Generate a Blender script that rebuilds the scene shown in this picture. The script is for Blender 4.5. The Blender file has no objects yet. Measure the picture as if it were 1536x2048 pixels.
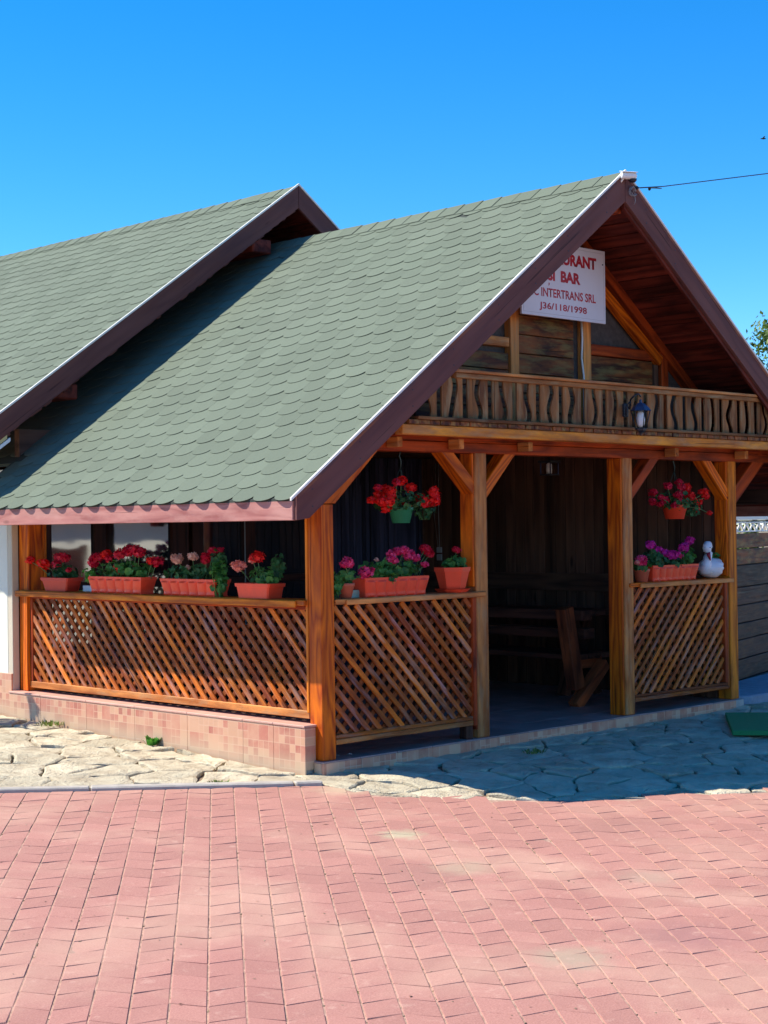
import bpy, bmesh, math, random
from mathutils import Vector, Matrix, noise as mnoise
random.seed(7)
SC = bpy.context.scene
COL = SC.collection

# ------------------------------------------------------------------ camera, sky, sun, exposure
CAM = Vector((-6.9458, -7.6001, 1.5))
cr = Vector((0.711037, -0.703033, -0.013092)); cu = Vector((0.0036305, -0.0149485, 0.9998817)); cf = Vector((0.703145, 0.711000, 0.0080766))
cam = bpy.data.cameras.new('camera'); camo = bpy.data.objects.new('camera', cam); COL.objects.link(camo)
cam.sensor_fit = 'HORIZONTAL'; cam.angle = math.radians(26.7365); cam.clip_start = .1; cam.clip_end = 2000
M = Matrix((cr, cu, -cf)).transposed().to_4x4(); M.translation = CAM
camo.matrix_world = M
SC.camera = camo

SUN = Vector((-.52, .70, 1.0)).normalized()
world = bpy.data.worlds.new('World'); SC.world = world; world.use_nodes = True
nt = world.node_tree; nt.nodes.clear()
wo = nt.nodes.new('ShaderNodeOutputWorld'); bg = nt.nodes.new('ShaderNodeBackground'); sky = nt.nodes.new('ShaderNodeTexSky')
hsv = nt.nodes.new('ShaderNodeHueSaturation')
sky.sky_type = 'NISHITA'; sky.sun_disc = False
sky.sun_elevation = math.asin(SUN.z); sky.sun_rotation = math.atan2(SUN.x, SUN.y)
sky.altitude = 2600; sky.air_density = 1.0; sky.dust_density = 0.0; sky.ozone_density = 4.5
hsv.inputs['Saturation'].default_value = 1.34; hsv.inputs['Hue'].default_value = .5
nt.links.new(sky.outputs[0], hsv.inputs['Color']); nt.links.new(hsv.outputs[0], bg.inputs[0]); nt.links.new(bg.outputs[0], wo.inputs[0])
bg.inputs[1].default_value = 0.15
sl = bpy.data.lights.new('sun', 'SUN'); so = bpy.data.objects.new('sun', sl); COL.objects.link(so)
sl.energy = 4.8; sl.angle = math.radians(.5); sl.color = (1, .93, .80)
so.rotation_euler = SUN.to_track_quat('Z', 'Y').to_euler(); so.location = (-8, 10, 15)
SC.view_settings.view_transform = 'Standard'; SC.view_settings.look = 'None'
SC.view_settings.exposure = 0.75; SC.view_settings.gamma = 1; SC.view_settings.use_curve_mapping = False

# ------------------------------------------------------------------ node helpers
def newmat(name):
    m = bpy.data.materials.new(name); m.use_nodes = True
    n = m.node_tree.nodes; b = n['Principled BSDF']
    return m, m.node_tree, b
def node(t, kind, **kw):
    n = t.nodes.new(kind)
    for k, v in kw.items():
        if k in n.inputs: n.inputs[k].default_value = v
        else: setattr(n, k, v)
    return n
def ramp(t, fac, stops):
    r = t.nodes.new('ShaderNodeValToRGB'); e = r.color_ramp.elements
    while len(e) < len(stops): e.new(.5)
    for i, (p, c) in enumerate(stops):
        e[i].position = p; e[i].color = (*c, 1) if len(c) == 3 else c
    t.links.new(fac, r.inputs[0]); return r.outputs[0]
def mix(t, fac, a, b, mode='MIX'):
    m = t.nodes.new('ShaderNodeMix'); m.data_type = 'RGBA'; m.blend_type = mode
    for idx, v in ((0, fac), (6, a), (7, b)):
        if hasattr(v, 'is_linked') or isinstance(v, bpy.types.NodeSocket): t.links.new(v, m.inputs[idx])
        elif idx == 0: m.inputs[0].default_value = v
        else: m.inputs[idx].default_value = (*v, 1)
    return m.outputs[2]
def math_(t, op, a, b=None, c=None):
    m = t.nodes.new('ShaderNodeMath'); m.operation = op
    for i, v in enumerate((a, b, c)):
        if v is None: continue
        if isinstance(v, bpy.types.NodeSocket): t.links.new(v, m.inputs[i])
        else: m.inputs[i].default_value = v
    return m.outputs[0]
def coords(t, scale=(1, 1, 1), offset=True, src='Object'):
    tc = t.nodes.new('ShaderNodeTexCoord'); out = tc.outputs[src]
    if offset:
        oi = t.nodes.new('ShaderNodeObjectInfo'); cx = t.nodes.new('ShaderNodeVectorMath'); cx.operation = 'MULTIPLY_ADD'
        cb = t.nodes.new('ShaderNodeCombineXYZ')
        for i, k in enumerate((37., 53., 71.)): t.links.new(math_(t, 'MULTIPLY', oi.outputs['Random'], k), cb.inputs[i])
        cx.inputs[1].default_value = (1, 1, 1); t.links.new(out, cx.inputs[0]); t.links.new(cb.outputs[0], cx.inputs[2]); out = cx.outputs[0]
    mp = t.nodes.new('ShaderNodeMapping'); mp.inputs['Scale'].default_value = scale
    t.links.new(out, mp.inputs[0]); return mp.outputs[0]
def noise(t, vec, scale, detail=3, rough=.55, dist=0):
    n = node(t, 'ShaderNodeTexNoise', Scale=scale, Detail=detail, Roughness=rough, Distortion=dist)
    t.links.new(vec, n.inputs['Vector']); return n.outputs['Fac']
def bump(t, b, h, strength=.3, dist=.004):
    n = node(t, 'ShaderNodeBump', Strength=strength, Distance=dist); t.links.new(h, n.inputs['Height']); t.links.new(n.outputs[0], b.inputs['Normal'])
def randval(t, lo=.8, hi=1.2):
    oi = t.nodes.new('ShaderNodeObjectInfo'); ge = t.nodes.new('ShaderNodeNewGeometry')
    return math_(t, 'MULTIPLY_ADD', math_(t, 'FRACT', math_(t, 'ADD', oi.outputs['Random'], ge.outputs['Random Per Island'])), hi - lo, lo)
def vary(t, col, lo=.8, hi=1.2):
    h = t.nodes.new('ShaderNodeHueSaturation'); t.links.new(col, h.inputs['Color']); t.links.new(randval(t, lo, hi), h.inputs['Value']); return h.outputs[0]

def wood(name, light, dark, stain=None, stain_amt=.5, rough=.5, rings=6., lo=.8, hi=1.2, bmp=.35, gray=None, gray_amt=0., spec=.22, tint=False):
    """timber: contour-line grain along the local X axis, plus streaks, stains and weathering"""
    m, t, b = newmat(name)
    v1 = coords(t, (.55, 5, 5)); low = noise(t, v1, 1.6, 1.5, .4)
    g = math_(t, 'PINGPONG', math_(t, 'MULTIPLY', low, rings * 2), 1.0)
    v2 = coords(t, (2.5, 70, 70)); fine = noise(t, v2, 1.0, 3, .6)
    gr = math_(t, 'MULTIPLY_ADD', g, .50, math_(t, 'MULTIPLY', fine, .55))
    c = ramp(t, gr, [(.22, dark), (.5, tuple(.45 * a + .55 * d for a, d in zip(dark, light))), (.85, light)])
    if stain:
        v3 = coords(t, (1.2, 4, 4)); s = noise(t, v3, 2.2, 4, .65)
        f = ramp(t, s, [(.5 - .1 * stain_amt, (0, 0, 0)), (.72 - .15 * stain_amt, (1, 1, 1))])
        c = mix(t, math_(t, 'MULTIPLY', f, stain_amt), c, stain)
    if gray:
        v4 = coords(t, (1.5, 7, 7)); s = noise(t, v4, 3.1, 4, .6)
        f = ramp(t, s, [(.48, (0, 0, 0)), (.66, (1, 1, 1))])
        c = mix(t, math_(t, 'MULTIPLY', f, gray_amt), c, gray)
    if tint:
        oi = t.nodes.new('ShaderNodeObjectInfo'); rr = math_(t, 'FRACT', math_(t, 'MULTIPLY', oi.outputs['Random'], 13.7))
        tc_ = ramp(t, rr, [(0, (1.0, .80, .6)), (.35, (1.0, 1.0, 1.0)), (.6, (.9, 1.0, 1.3)), (.8, (.68, .72, 1.3)), (1, (1.1, .72, .7))])
        c = mix(t, .8, c, tc_, 'MULTIPLY')
    vk = coords(t, (1, 3.2, 3.2)); vo = node(t, 'ShaderNodeTexVoronoi', Scale=1.6, Randomness=1.0); t.links.new(vk, vo.inputs['Vector'])
    k = ramp(t, vo.outputs['Distance'], [(.05, (1, 1, 1)), (.11, (0, 0, 0))])
    c = mix(t, math_(t, 'MULTIPLY', k, .75), c, tuple(x * .25 for x in dark))
    cr_ = noise(t, coords(t, (.9, 42, 42)), 1.0, 2, .5, .3); cm = ramp(t, cr_, [(.66, (0, 0, 0)), (.70, (1, 1, 1))])
    c = mix(t, math_(t, 'MULTIPLY', cm, .7), c, tuple(x * .3 for x in dark))
    t.links.new(vary(t, c, lo, hi), b.inputs['Base Color'])
    rg = math_(t, 'MULTIPLY_ADD', fine, .5, rough - .12); t.links.new(rg, b.inputs['Roughness']); b.inputs['Specular IOR Level'].default_value = spec
    bump(t, b, math_(t, 'SUBTRACT', gr, cm), bmp, .003); return m

def plain(name, c, rough=.6, var=.12, sc=6, bmp=.15, spec=.4, metallic=0, lo=.92, hi=1.08, trans=0):
    m, t, b = newmat(name)
    v = coords(t, (1, 1, 1)); n = noise(t, v, sc, 4, .6)
    c2 = ramp(t, n, [(.3, tuple(x * (1 - var) for x in c)), (.7, tuple(min(1, x * (1 + var)) for x in c))])
    t.links.new(vary(t, c2, lo, hi), b.inputs['Base Color'])
    b.inputs['Roughness'].default_value = rough; b.inputs['Specular IOR Level'].default_value = spec; b.inputs['Metallic'].default_value = metallic
    if trans: b.inputs['Transmission Weight'].default_value = trans
    if bmp: bump(t, b, noise(t, v, sc * 8, 3, .6), bmp, .003)
    return m

MT = {}
MT['orange'] = wood('varnished_orange_timber', (.90, .200, .005), (.38, .046, .003), stain=(.14, .02, .005), stain_amt=.35, rings=9, rough=.42)
MT['amber'] = wood('amber_timber', (.84, .255, .015), (.38, .075, .005), stain=(.16, .035, .01), stain_amt=.5, rings=5, rough=.45)
MT['redbrown'] = wood('red_brown_timber', (.52, .075, .010), (.19, .022, .005), stain=(.05, .012, .006), stain_amt=.5, rings=5, rough=.5)
MT['weathered'] = wood('weathered_pale_timber', (.80, .32, .085), (.36, .10, .020), stain=(.20, .05, .014), stain_amt=.5, gray=(.42, .27, .14), gray_amt=.5, rings=4)
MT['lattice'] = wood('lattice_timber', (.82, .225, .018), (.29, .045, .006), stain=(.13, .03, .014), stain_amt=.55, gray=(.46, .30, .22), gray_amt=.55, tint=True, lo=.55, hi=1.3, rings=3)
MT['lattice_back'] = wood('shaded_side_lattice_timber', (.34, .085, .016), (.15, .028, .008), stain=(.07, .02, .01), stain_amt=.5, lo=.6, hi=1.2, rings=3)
MT['baluster'] = wood('weathered_baluster_timber', (.38, .165, .055), (.12, .042, .015), stain=(.10, .05, .025), stain_amt=.5, gray=(.30, .24, .13), gray_amt=.6, lo=.75, hi=1.2, rings=3, rough=.7)
MT['beam'] = wood('blotched_yellow_beam', (.80, .32, .030), (.46, .13, .012), stain=(.17, .06, .03), stain_amt=.6, gray=(.42, .24, .12), gray_amt=.45, rings=3)
MT['soffit'] = wood('dark_red_soffit_plank', (.21, .038, .022), (.065, .011, .008), stain=(.02, .008, .008), stain_amt=.6, lo=.7, hi=1.3, rings=4)
MT['gable'] = wood('mossy_brown_log_plank', (.34, .105, .028), (.10, .024, .010), stain=(.035, .018, .014), stain_amt=.8, gray=(.30, .24, .08), gray_amt=.5, lo=.75, hi=1.2, rings=5)
MT['rake'] = wood('purple_brown_rake_board', (.185, .078, .066), (.115, .046, .043), stain=(.19, .06, .035), stain_amt=.25, lo=.95, hi=1.1, rings=2, bmp=.25, rough=.65)
MT['fascia'] = wood('pink_brown_fascia', (.46, .20, .17), (.28, .095, .085), stain=(.54, .30, .25), stain_amt=.5, lo=.95, hi=1.05, rings=7, rough=.6)
MT['cap'] = wood('worn_reddish_edge_strip', (.34, .115, .05), (.16, .05, .035), stain=(.11, .05, .055), stain_amt=.9, rings=3)
MT['darkwall'] = wood('dark_stained_wall_plank', (.13, .065, .040), (.04, .020, .015), stain=(.10, .045, .028), stain_amt=.5, lo=.6, hi=1.5, rings=3, rough=.55)
MT['navy'] = wood('navy_black_wall_plank', (.060, .060, .105), (.018, .019, .036), lo=.6, hi=1.4, rings=3, rough=.45)
MT['bench'] = wood('rough_bench_timber', (.44, .11, .035), (.13, .030, .013), stain=(.05, .016, .012), stain_amt=.6, lo=.7, hi=1.2, rings=4)
MT['darkbench'] = wood('dark_bench_timber', (.13, .05, .03), (.04, .016, .012), lo=.7, hi=1.3, rings=4)
MT['fenceplank'] = wood('dark_fence_plank', (.085, .034, .022), (.026, .011, .009), stain=(.03, .014, .010), stain_amt=.5, gray=(.16, .065, .02), gray_amt=.45, lo=.7, hi=1.3, rings=4)
MT['window'] = wood('dark_brown_window_timber', (.075, .022, .014), (.025, .009, .008), lo=.8, hi=1.2, rings=4, rough=.4)
MT['white_trim'] = plain('white_trim', (.80, .77, .70), .5, .05)
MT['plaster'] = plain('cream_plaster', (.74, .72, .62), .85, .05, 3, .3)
MT['plaster_shade'] = plain('shaded_cream_plaster', (.60, .52, .40), .85, .05, 3, .3)  # cream plaster with the shade of the corner return in its colour
MT['terracotta'] = plain('terracotta_plastic', (.88, .075, .026), .42, .08, 9, .05)
MT['darkterra'] = plain('dark_red_plastic', (.60, .045, .022), .45, .10, 9, .05)
MT['clay'] = plain('brown_clay', (.52, .13, .07), .7, .12, 9, .2)
MT['greenpot'] = plain('green_plastic', (.03, .22, .11), .35, .15, 9, .05)
MT['palegreen'] = plain('pale_green_plastic', (.35, .50, .40), .4, .1, 9, .05)
MT['whiteplastic'] = plain('white_plastic', (.78, .78, .76), .35, .04, 9, .03)
MT['swan'] = plain('white_glazed_swan', (.74, .76, .80), .35, .06, 7, .2)
MT['beak'] = plain('dark_red_beak', (.30, .01, .03), .35, .1)
MT['stem'] = plain('green_stem', (.10, .20, .06), .6, .2)
MT['bark'] = plain('rough_bark', (.13, .09, .06), .9, .3, 8, .8)
MT['metal_black'] = plain('black_metal', (.02, .022, .03), .4, .1)
MT['metal_blue'] = plain('blue_black_metal', (.04, .055, .12), .35, .2)
MT['cable'] = plain('black_cable', (.012, .014, .02), .5, .05)
MT['galv'] = plain('grey_wire', (.30, .30, .30), .4, .1)
MT['concrete'] = plain('grey_concrete', (.42, .38, .33), .85, .15, 12, .6)
MT['slab'] = plain('pale_blue_grey_concrete', (.30, .35, .42), .8, .22, 9, .5)
MT['graypanel'] = plain('grey_felt_panel', (.085, .07, .065), .9, .25, 30, .6)
MT['socket'] = plain('grey_white_socket', (.40, .40, .40), .4, .05)
MT['yellowboard'] = plain('yellow_board', (.62, .50, .22), .6, .08)
MT['felt'] = plain('dark_cable_twist', (.03, .06, .05), .6, .1)
MT['paper'] = plain('pale_paper', (.70, .62, .55), .7, .08)
MT['lettering'] = plain('red_lettering', (.42, .010, .022), .45, .12, 14, 0)
MT['sign'] = plain('white_sign_board', (.66, .62, .66), .45, .05, 2, .05)
MT['sign_grey'] = plain('grey_sign_line', (.45, .42, .43), .5, .05)
MT['rooftile'] = plain('terracotta_roof_tile', (.38, .12, .06), .8, .25, 14, .4)

def leafmat(name, a, b_, vein=True):
    m, t, b = newmat(name)
    g = t.nodes.new('ShaderNodeNewGeometry'); r = g.outputs['Random Per Island']
    c = ramp(t, r, [(0., a), (.5, tuple((x + y) / 2 for x, y in zip(a, b_))), (1., b_)])
    t.links.new(c, b.inputs['Base Color']); b.inputs['Roughness'].default_value = .5
    b.inputs['Specular IOR Level'].default_value = .35
    tr = t.nodes.new('ShaderNodeBsdfTranslucent'); t.links.new(c, tr.inputs[0]); ms = t.nodes.new('ShaderNodeMixShader'); ms.inputs[0].default_value = .3
    t.links.new(b.outputs[0], ms.inputs[1]); t.links.new(tr.outputs[0], ms.inputs[2]); t.links.new(ms.outputs[0], t.nodes['Material Output'].inputs[0])
    return m
MT['leaf'] = leafmat('geranium_leaf', (.03, .12, .025), (.12, .34, .06))
MT['leafdark'] = leafmat('dark_geranium_leaf', (.02, .075, .028), (.06, .19, .05))
MT['grass'] = leafmat('grass_blade', (.10, .16, .03), (.22, .26, .07))
MT['weed'] = leafmat('weed_leaf', (.04, .20, .02), (.12, .36, .04))
MT['crown'] = leafmat('tree_leaf', (.05, .10, .02), (.16, .24, .05))
MT['litter'] = leafmat('dry_litter', (.10, .05, .03), (.50, .38, .26))
MT['red'] = leafmat('scarlet_petal', (.78, .004, .006), (1.0, .030, .020))
MT['crimson'] = leafmat('crimson_petal', (.50, .004, .03), (.80, .015, .06))
MT['pink'] = leafmat('hot_pink_petal', (.70, .015, .12), (.95, .09, .25))
MT['magenta'] = leafmat('magenta_petal', (.50, .006, .22), (.85, .03, .42))
MT['salmon'] = leafmat('salmon_petal', (.80, .20, .16), (.95, .45, .36))
MT['peach'] = leafmat('pale_peach_petal', (.72, .36, .27), (.90, .60, .48))

# shingle: fine mineral granules, slow fading
m, t, b = newmat('green_mineral_shingle'); v = coords(t, (1, 1, 1))
n1 = noise(t, v, 420, 2, .8); n2 = noise(t, coords(t, (1, 1, 1), False), 1.3, 3, .6); n3 = noise(t, v, 9, 4, .6)
c = ramp(t, n1, [(.25, (.086, .114, .080)), (.55, (.145, .176, .128)), (.82, (.225, .25, .19))])
c = mix(t, math_(t, 'MULTIPLY', n2, .35), c, (.185, .195, .155)); c = mix(t, math_(t, 'MULTIPLY', n3, .22), c, (.11, .14, .11))
t.links.new(vary(t, c, .90, 1.08), b.inputs['Base Color']); b.inputs['Roughness'].default_value = .95; b.inputs['Specular IOR Level'].default_value = .15
bump(t, b, n1, .5, .002); MT['shingle'] = m
MT['underlay'] = plain('dark_underlay', (.045, .055, .045), .95, .1)

# red concrete paver
m, t, b = newmat('red_concrete_paver'); v = coords(t, (1, 1, 1)); vw = coords(t, (1, 1, 1), False, 'Object')
geo = t.nodes.new('ShaderNodeNewGeometry'); pos = geo.outputs['Position']
n1 = noise(t, pos, 160, 3, .7); n2 = noise(t, pos, 1.1, 5, .6, .4); n3 = noise(t, pos, 14, 4, .65)
c = ramp(t, n1, [(.25, (.33, .150, .120)), (.6, (.455, .222, .180)), (.85, (.58, .33, .275))])
c = mix(t, ramp(t, n2, [(.48, (0, 0, 0)), (.72, (.55, .55, .55))]), c, (.58, .37, .27))
c = mix(t, ramp(t, noise(t, pos, .8, 4, .6, .8), [(.55, (0, 0, 0)), (.8, (.5, .5, .5))]), c, (.36, .15, .13))
def spot(c, x, y, rad, colr, amt):
    vm = t.nodes.new('ShaderNodeVectorMath'); vm.operation = 'DISTANCE'; t.links.new(pos, vm.inputs[0]); vm.inputs[1].default_value = (x, y, -.07 + .033 * y)
    d = math_(t, 'ADD', vm.outputs['Value'], math_(t, 'MULTIPLY_ADD', n3, .22, -.11))
    return mix(t, ramp(t, d, [(rad * .3, (amt, amt, amt)), (rad, (0, 0, 0))]), c, colr)
for a in ((-2.02, -3.62, .20, (.36, .30, .21), .6), (-.74, -3.05, .20, (.36, .29, .21), .4), (-.93, -1.62, .15, (.45, .42, .27), .7), (-1.45, -3.75, .3, (.30, .15, .14), .5), (-1.5, -2.3, .3, (.33, .17, .14), .5),
          (-1.25, -2.35, .2, (.42, .36, .24), .4), (-.3, -.5, .22, (.55, .42, .28), .7), (.1, -2.3, .4, (.33, .17, .14), .4)):
    c = spot(c, *a)
c = mix(t, ramp(t, n3, [(.6, (0, 0, 0)), (.85, (.6, .6, .6))]), c, (.66, .44, .34))
t.links.new(vary(t, c, .93, 1.06), b.inputs['Base Color']); b.inputs['Roughness'].default_value = .88; b.inputs['Specular IOR Level'].default_value = .2
bump(t, b, math_(t, 'ADD', n1, math_(t, 'MULTIPLY', n3, .8)), .45, .004); MT['paver'] = m
MT['joint'] = plain('sandy_joint', (.44, .27, .20), .95, .35, 25, .8)

# flagstone limestone
m, t, b = newmat('pale_flagstone'); v = coords(t, (1, 1, 1)); geo = t.nodes.new('ShaderNodeNewGeometry'); pos = geo.outputs['Position']
n1 = noise(t, pos, 6, 6, .65, .5); n2 = noise(t, pos, 55, 4, .7); n4 = noise(t, pos, 2.0, 4, .6)
c = ramp(t, n1, [(.28, (.38, .30, .20)), (.48, (.61, .53, .38)), (.72, (.73, .67, .49))])
c = mix(t, math_(t, 'MULTIPLY', n2, .3), c, (.42, .36, .25)); c = mix(t, ramp(t, n4, [(.5, (0, 0, 0)), (.7, (.35, .35, .35))]), c, (.46, .36, .25))
t.links.new(vary(t, c, .82, 1.1), b.inputs['Base Color']); b.inputs['Roughness'].default_value = .9; b.inputs['Specular IOR Level'].default_value = .2
bump(t, b, math_(t, 'ADD', math_(t, 'MULTIPLY', n1, 2.2), n2), .9, .018); MT['stone'] = m
MT['soil'] = plain('brown_joint_soil', (.20, .14, .09), .95, .4, 20, .9)
MT['earth'] = plain('dry_earth', (.24, .19, .12), .95, .3, 3, .8)

# glazed facing tile with a printed mosaic of unequal squares
def mosaic(name, cell, axis, warm, pale, grout, splash=.65):
    m, t, b = newmat(name)
    geo = t.nodes.new('ShaderNodeNewGeometry'); sep = t.nodes.new('ShaderNodeSeparateXYZ'); t.links.new(geo.outputs['Position'], sep.inputs[0])
    U = sep.outputs[axis]; V = sep.outputs[2]
    if axis == 2: U = sep.outputs[0]; V = sep.outputs[1]
    def layer(s, seed):
        u = math_(t, 'DIVIDE', U, s); v = math_(t, 'DIVIDE', V, s)
        fu = math_(t, 'FLOOR', u); fv = math_(t, 'FLOOR', v)
        cb = t.nodes.new('ShaderNodeCombineXYZ'); t.links.new(fu, cb.inputs[0]); t.links.new(fv, cb.inputs[1]); cb.inputs[2].default_value = seed
        wn = t.nodes.new('ShaderNodeTexWhiteNoise'); t.links.new(cb.outputs[0], wn.inputs['Vector'])
        eu = math_(t, 'PINGPONG', u, .5); ev = math_(t, 'PINGPONG', v, .5)
        e = math_(t, 'MULTIPLY', math_(t, 'MINIMUM', eu, ev), s)
        return wn.outputs['Value'], e
    r2, e2 = layer(cell * 2, 3.); r1, e1 = layer(cell, 8.)
    big = math_(t, 'GREATER_THAN', r2, .52)
    r = mix(t, big, r1, r2); e = mix(t, big, e1, e2)
    rr = math_(t, 'FRACT', math_(t, 'MULTIPLY', r, 7.31))
    c = ramp(t, rr, [(.0, warm), (.3, tuple(.8 * x for x in warm)), (.32, pale), (.60, tuple(.88 * x for x in pale)), (.63, tuple((x + y) / 2 for x, y in zip(warm, pale))), (1, warm)])
    gl = ramp(t, e, [(.0012, (1, 1, 1)), (.0035, (0, 0, 0))])
    n = noise(t, geo.outputs['Position'], 7, 5, .6)
    c = mix(t, gl, c, grout); c = mix(t, ramp(t, n, [(.42, (0, 0, 0)), (.75, (.7, .7, .7))]), c, tuple(.5 * (x + y) for x, y in zip(pale, grout)))
    low = ramp(t, math_(t, 'ADD', math_(t, 'SUBTRACT', sep.outputs[2], math_(t, 'MULTIPLY', sep.outputs[1], .033)), math_(t, 'MULTIPLY', n, .12)), [(.0, (splash, splash, splash)), (.12, (0, 0, 0))])
    c = mix(t, low, c, (.58, .46, .30))
    t.links.new(c, b.inputs['Base Color']); b.inputs['Roughness'].default_value = .45; bump(t, b, n, .15, .003); return m
MT['tile_side'] = mosaic('mosaic_print_tile_side', .052, 1, (.50, .17, .115), (.62, .34, .21), (.64, .40, .27))
MT['tile_front'] = mosaic('mosaic_print_tile_front', .052, 0, (.56, .17, .10), (.76, .42, .26), (.70, .46, .32), .12)
MT['tile_floor'] = plain('violet_brown_floor_tile', (.36, .24, .22), .38, .25, 5, .1, lo=.85, hi=1.15)
MT['tile_top'] = plain('pink_coping_tile', (.58, .33, .26), .5, .12, 7, .1)

# window glass: dark pane that reflects the yard
m, t, b = newmat('window_glass'); b.inputs['Base Color'].default_value = (.012, .014, .022, 1); b.inputs['Roughness'].default_value = .03
b.inputs['Specular IOR Level'].default_value = 1.0; b.inputs['IOR'].default_value = 2.2
bump(t, b, noise(t, coords(t, (1, 1, 1)), 2.0, 2, .5), .06, .02); MT['glass'] = m
m, t, b = newmat('lantern_glass'); b.inputs['Base Color'].default_value = (.8, .78, .74, 1); b.inputs['Roughness'].default_value = .15; b.inputs['Transmission Weight'].default_value = .85; MT['lampglass'] = m
m, t, b = newmat('artificial_turf'); n = noise(t, coords(t, (1, 1, 1)), 260, 3, .8); n2 = noise(t, coords(t, (1, 1, 1)), 6, 3, .6)
c = ramp(t, n, [(.3, (.012, .17, .05)), (.7, (.05, .45, .14))]); c = mix(t, math_(t, 'MULTIPLY', n2, .3), c, (.09, .26, .13)); t.links.new(c, b.inputs['Base Color']); b.inputs['Roughness'].default_value = .95; bump(t, b, n, 1, .01); MT['turf'] = m

# ------------------------------------------------------------------ object helpers
W = {}
def link(o, parent=None, world=None):
    COL.objects.link(o); w = world or Matrix.Identity(4)
    W[o.name] = w
    if parent is not None:
        o.parent = parent; o.matrix_basis = W[parent.name].inverted() @ w
    else: o.matrix_basis = w
    return o
def mobj(name, me, mat=None, parent=None, world=None, kind=None, label=None):
    if mat is not None and not me.materials: me.materials.append(MT[mat] if isinstance(mat, str) else mat)
    o = bpy.data.objects.new(name, me); link(o, parent, world)
    if kind: o['kind'] = kind
    if label: o['label'] = label
    return o
def tag(o, label, cat, group=None):
    o['label'] = label; o['category'] = cat
    if group: o['group'] = group
    return o
def thing(name, label, cat, loc=(0, 0, 0), group=None, kind=None):
    o = bpy.data.objects.new(name, None); o.empty_display_size = .1
    link(o, None, Matrix.Translation(Vector(loc)))
    if kind: o['kind'] = kind; o['label'] = label
    else: tag(o, label, cat, group)
    return o
def bm_mesh(bm, name='mesh', smooth=False):
    bm.normal_update(); me = bpy.data.meshes.new(name); bm.to_mesh(me); bm.free()
    if smooth:
        for p in me.polygons: p.use_smooth = True
    return me
def pydata(verts, faces, name='mesh', smooth=False):
    me = bpy.data.meshes.new(name); me.from_pydata(verts, [], faces); me.update()
    if smooth:
        for p in me.polygons: p.use_smooth = True
    return me
def box_bm(x0, x1, y0, y1, z0, z1, bev=.003):
    bm = bmesh.new(); bmesh.ops.create_cube(bm, size=1)
    for v in bm.verts: v.co = Vector(((v.co.x + .5) * (x1 - x0) + x0, (v.co.y + .5) * (y1 - y0) + y0, (v.co.z + .5) * (z1 - z0) + z0))
    if bev: bmesh.ops.bevel(bm, geom=list(bm.edges), offset=bev, segments=1, affect='EDGES')
    return bm
def basis(x, up=Vector((0, 0, 1))):
    x = Vector(x).normalized(); up = Vector(up)
    if abs(x.dot(up)) > .99: up = Vector((0, 1, 0))
    y = up.cross(x).normalized(); z = x.cross(y)
    return Matrix((x, y, z)).transposed()
def timber(name, p0, p1, w, h, mat, parent, up=(0, 0, 1), bev=.004, rag=0, label=None):
    """bar from p0 to p1 (centre line), w across, h along 'up'; local X runs along the grain"""
    p0 = Vector(p0); p1 = Vector(p1); L = (p1 - p0).length
    bm = box_bm(0, L, -w / 2, w / 2, -h / 2, h / 2, bev)
    if rag:
        for v in bm.verts: v.co += Vector((random.uniform(-rag, rag), random.uniform(-rag, rag) * .5, random.uniform(-rag, rag) * .5))
    m4 = basis(p1 - p0, up).to_4x4(); m4.translation = p0
    return mobj(name, bm_mesh(bm), mat, parent, m4, label=label)
def bar(name, x0, x1, y0, y1, z0, z1, mat, parent, axis='x', bev=.004, label=None):
    """axis aligned timber with its grain along axis"""
    cx, cy, cz = (x0 + x1) / 2, (y0 + y1) / 2, (z0 + z1) / 2
    if axis == 'x': return timber(name, (x0, cy, cz), (x1, cy, cz), y1 - y0, z1 - z0, mat, parent, (0, 0, 1), bev, label=label)
    if axis == 'y': return timber(name, (cx, y0, cz), (cx, y1, cz), x1 - x0, z1 - z0, mat, parent, (0, 0, 1), bev, label=label)
    return timber(name, (cx, cy, z0), (cx, cy, z1), x1 - x0, y1 - y0, mat, parent, (0, 1, 0), bev, label=label)
def slab(name, x0, x1, y0, y1, z0, z1, mat, parent=None, bev=.003, kind=None, label=None):
    c = Vector(((x0 + x1) / 2, (y0 + y1) / 2, z0))
    bm = box_bm(x0 - c.x, x1 - c.x, y0 - c.y, y1 - c.y, 0, z1 - z0, bev)
    return mobj(name, bm_mesh(bm), mat, parent, Matrix.Translation(c), kind, label)
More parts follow.
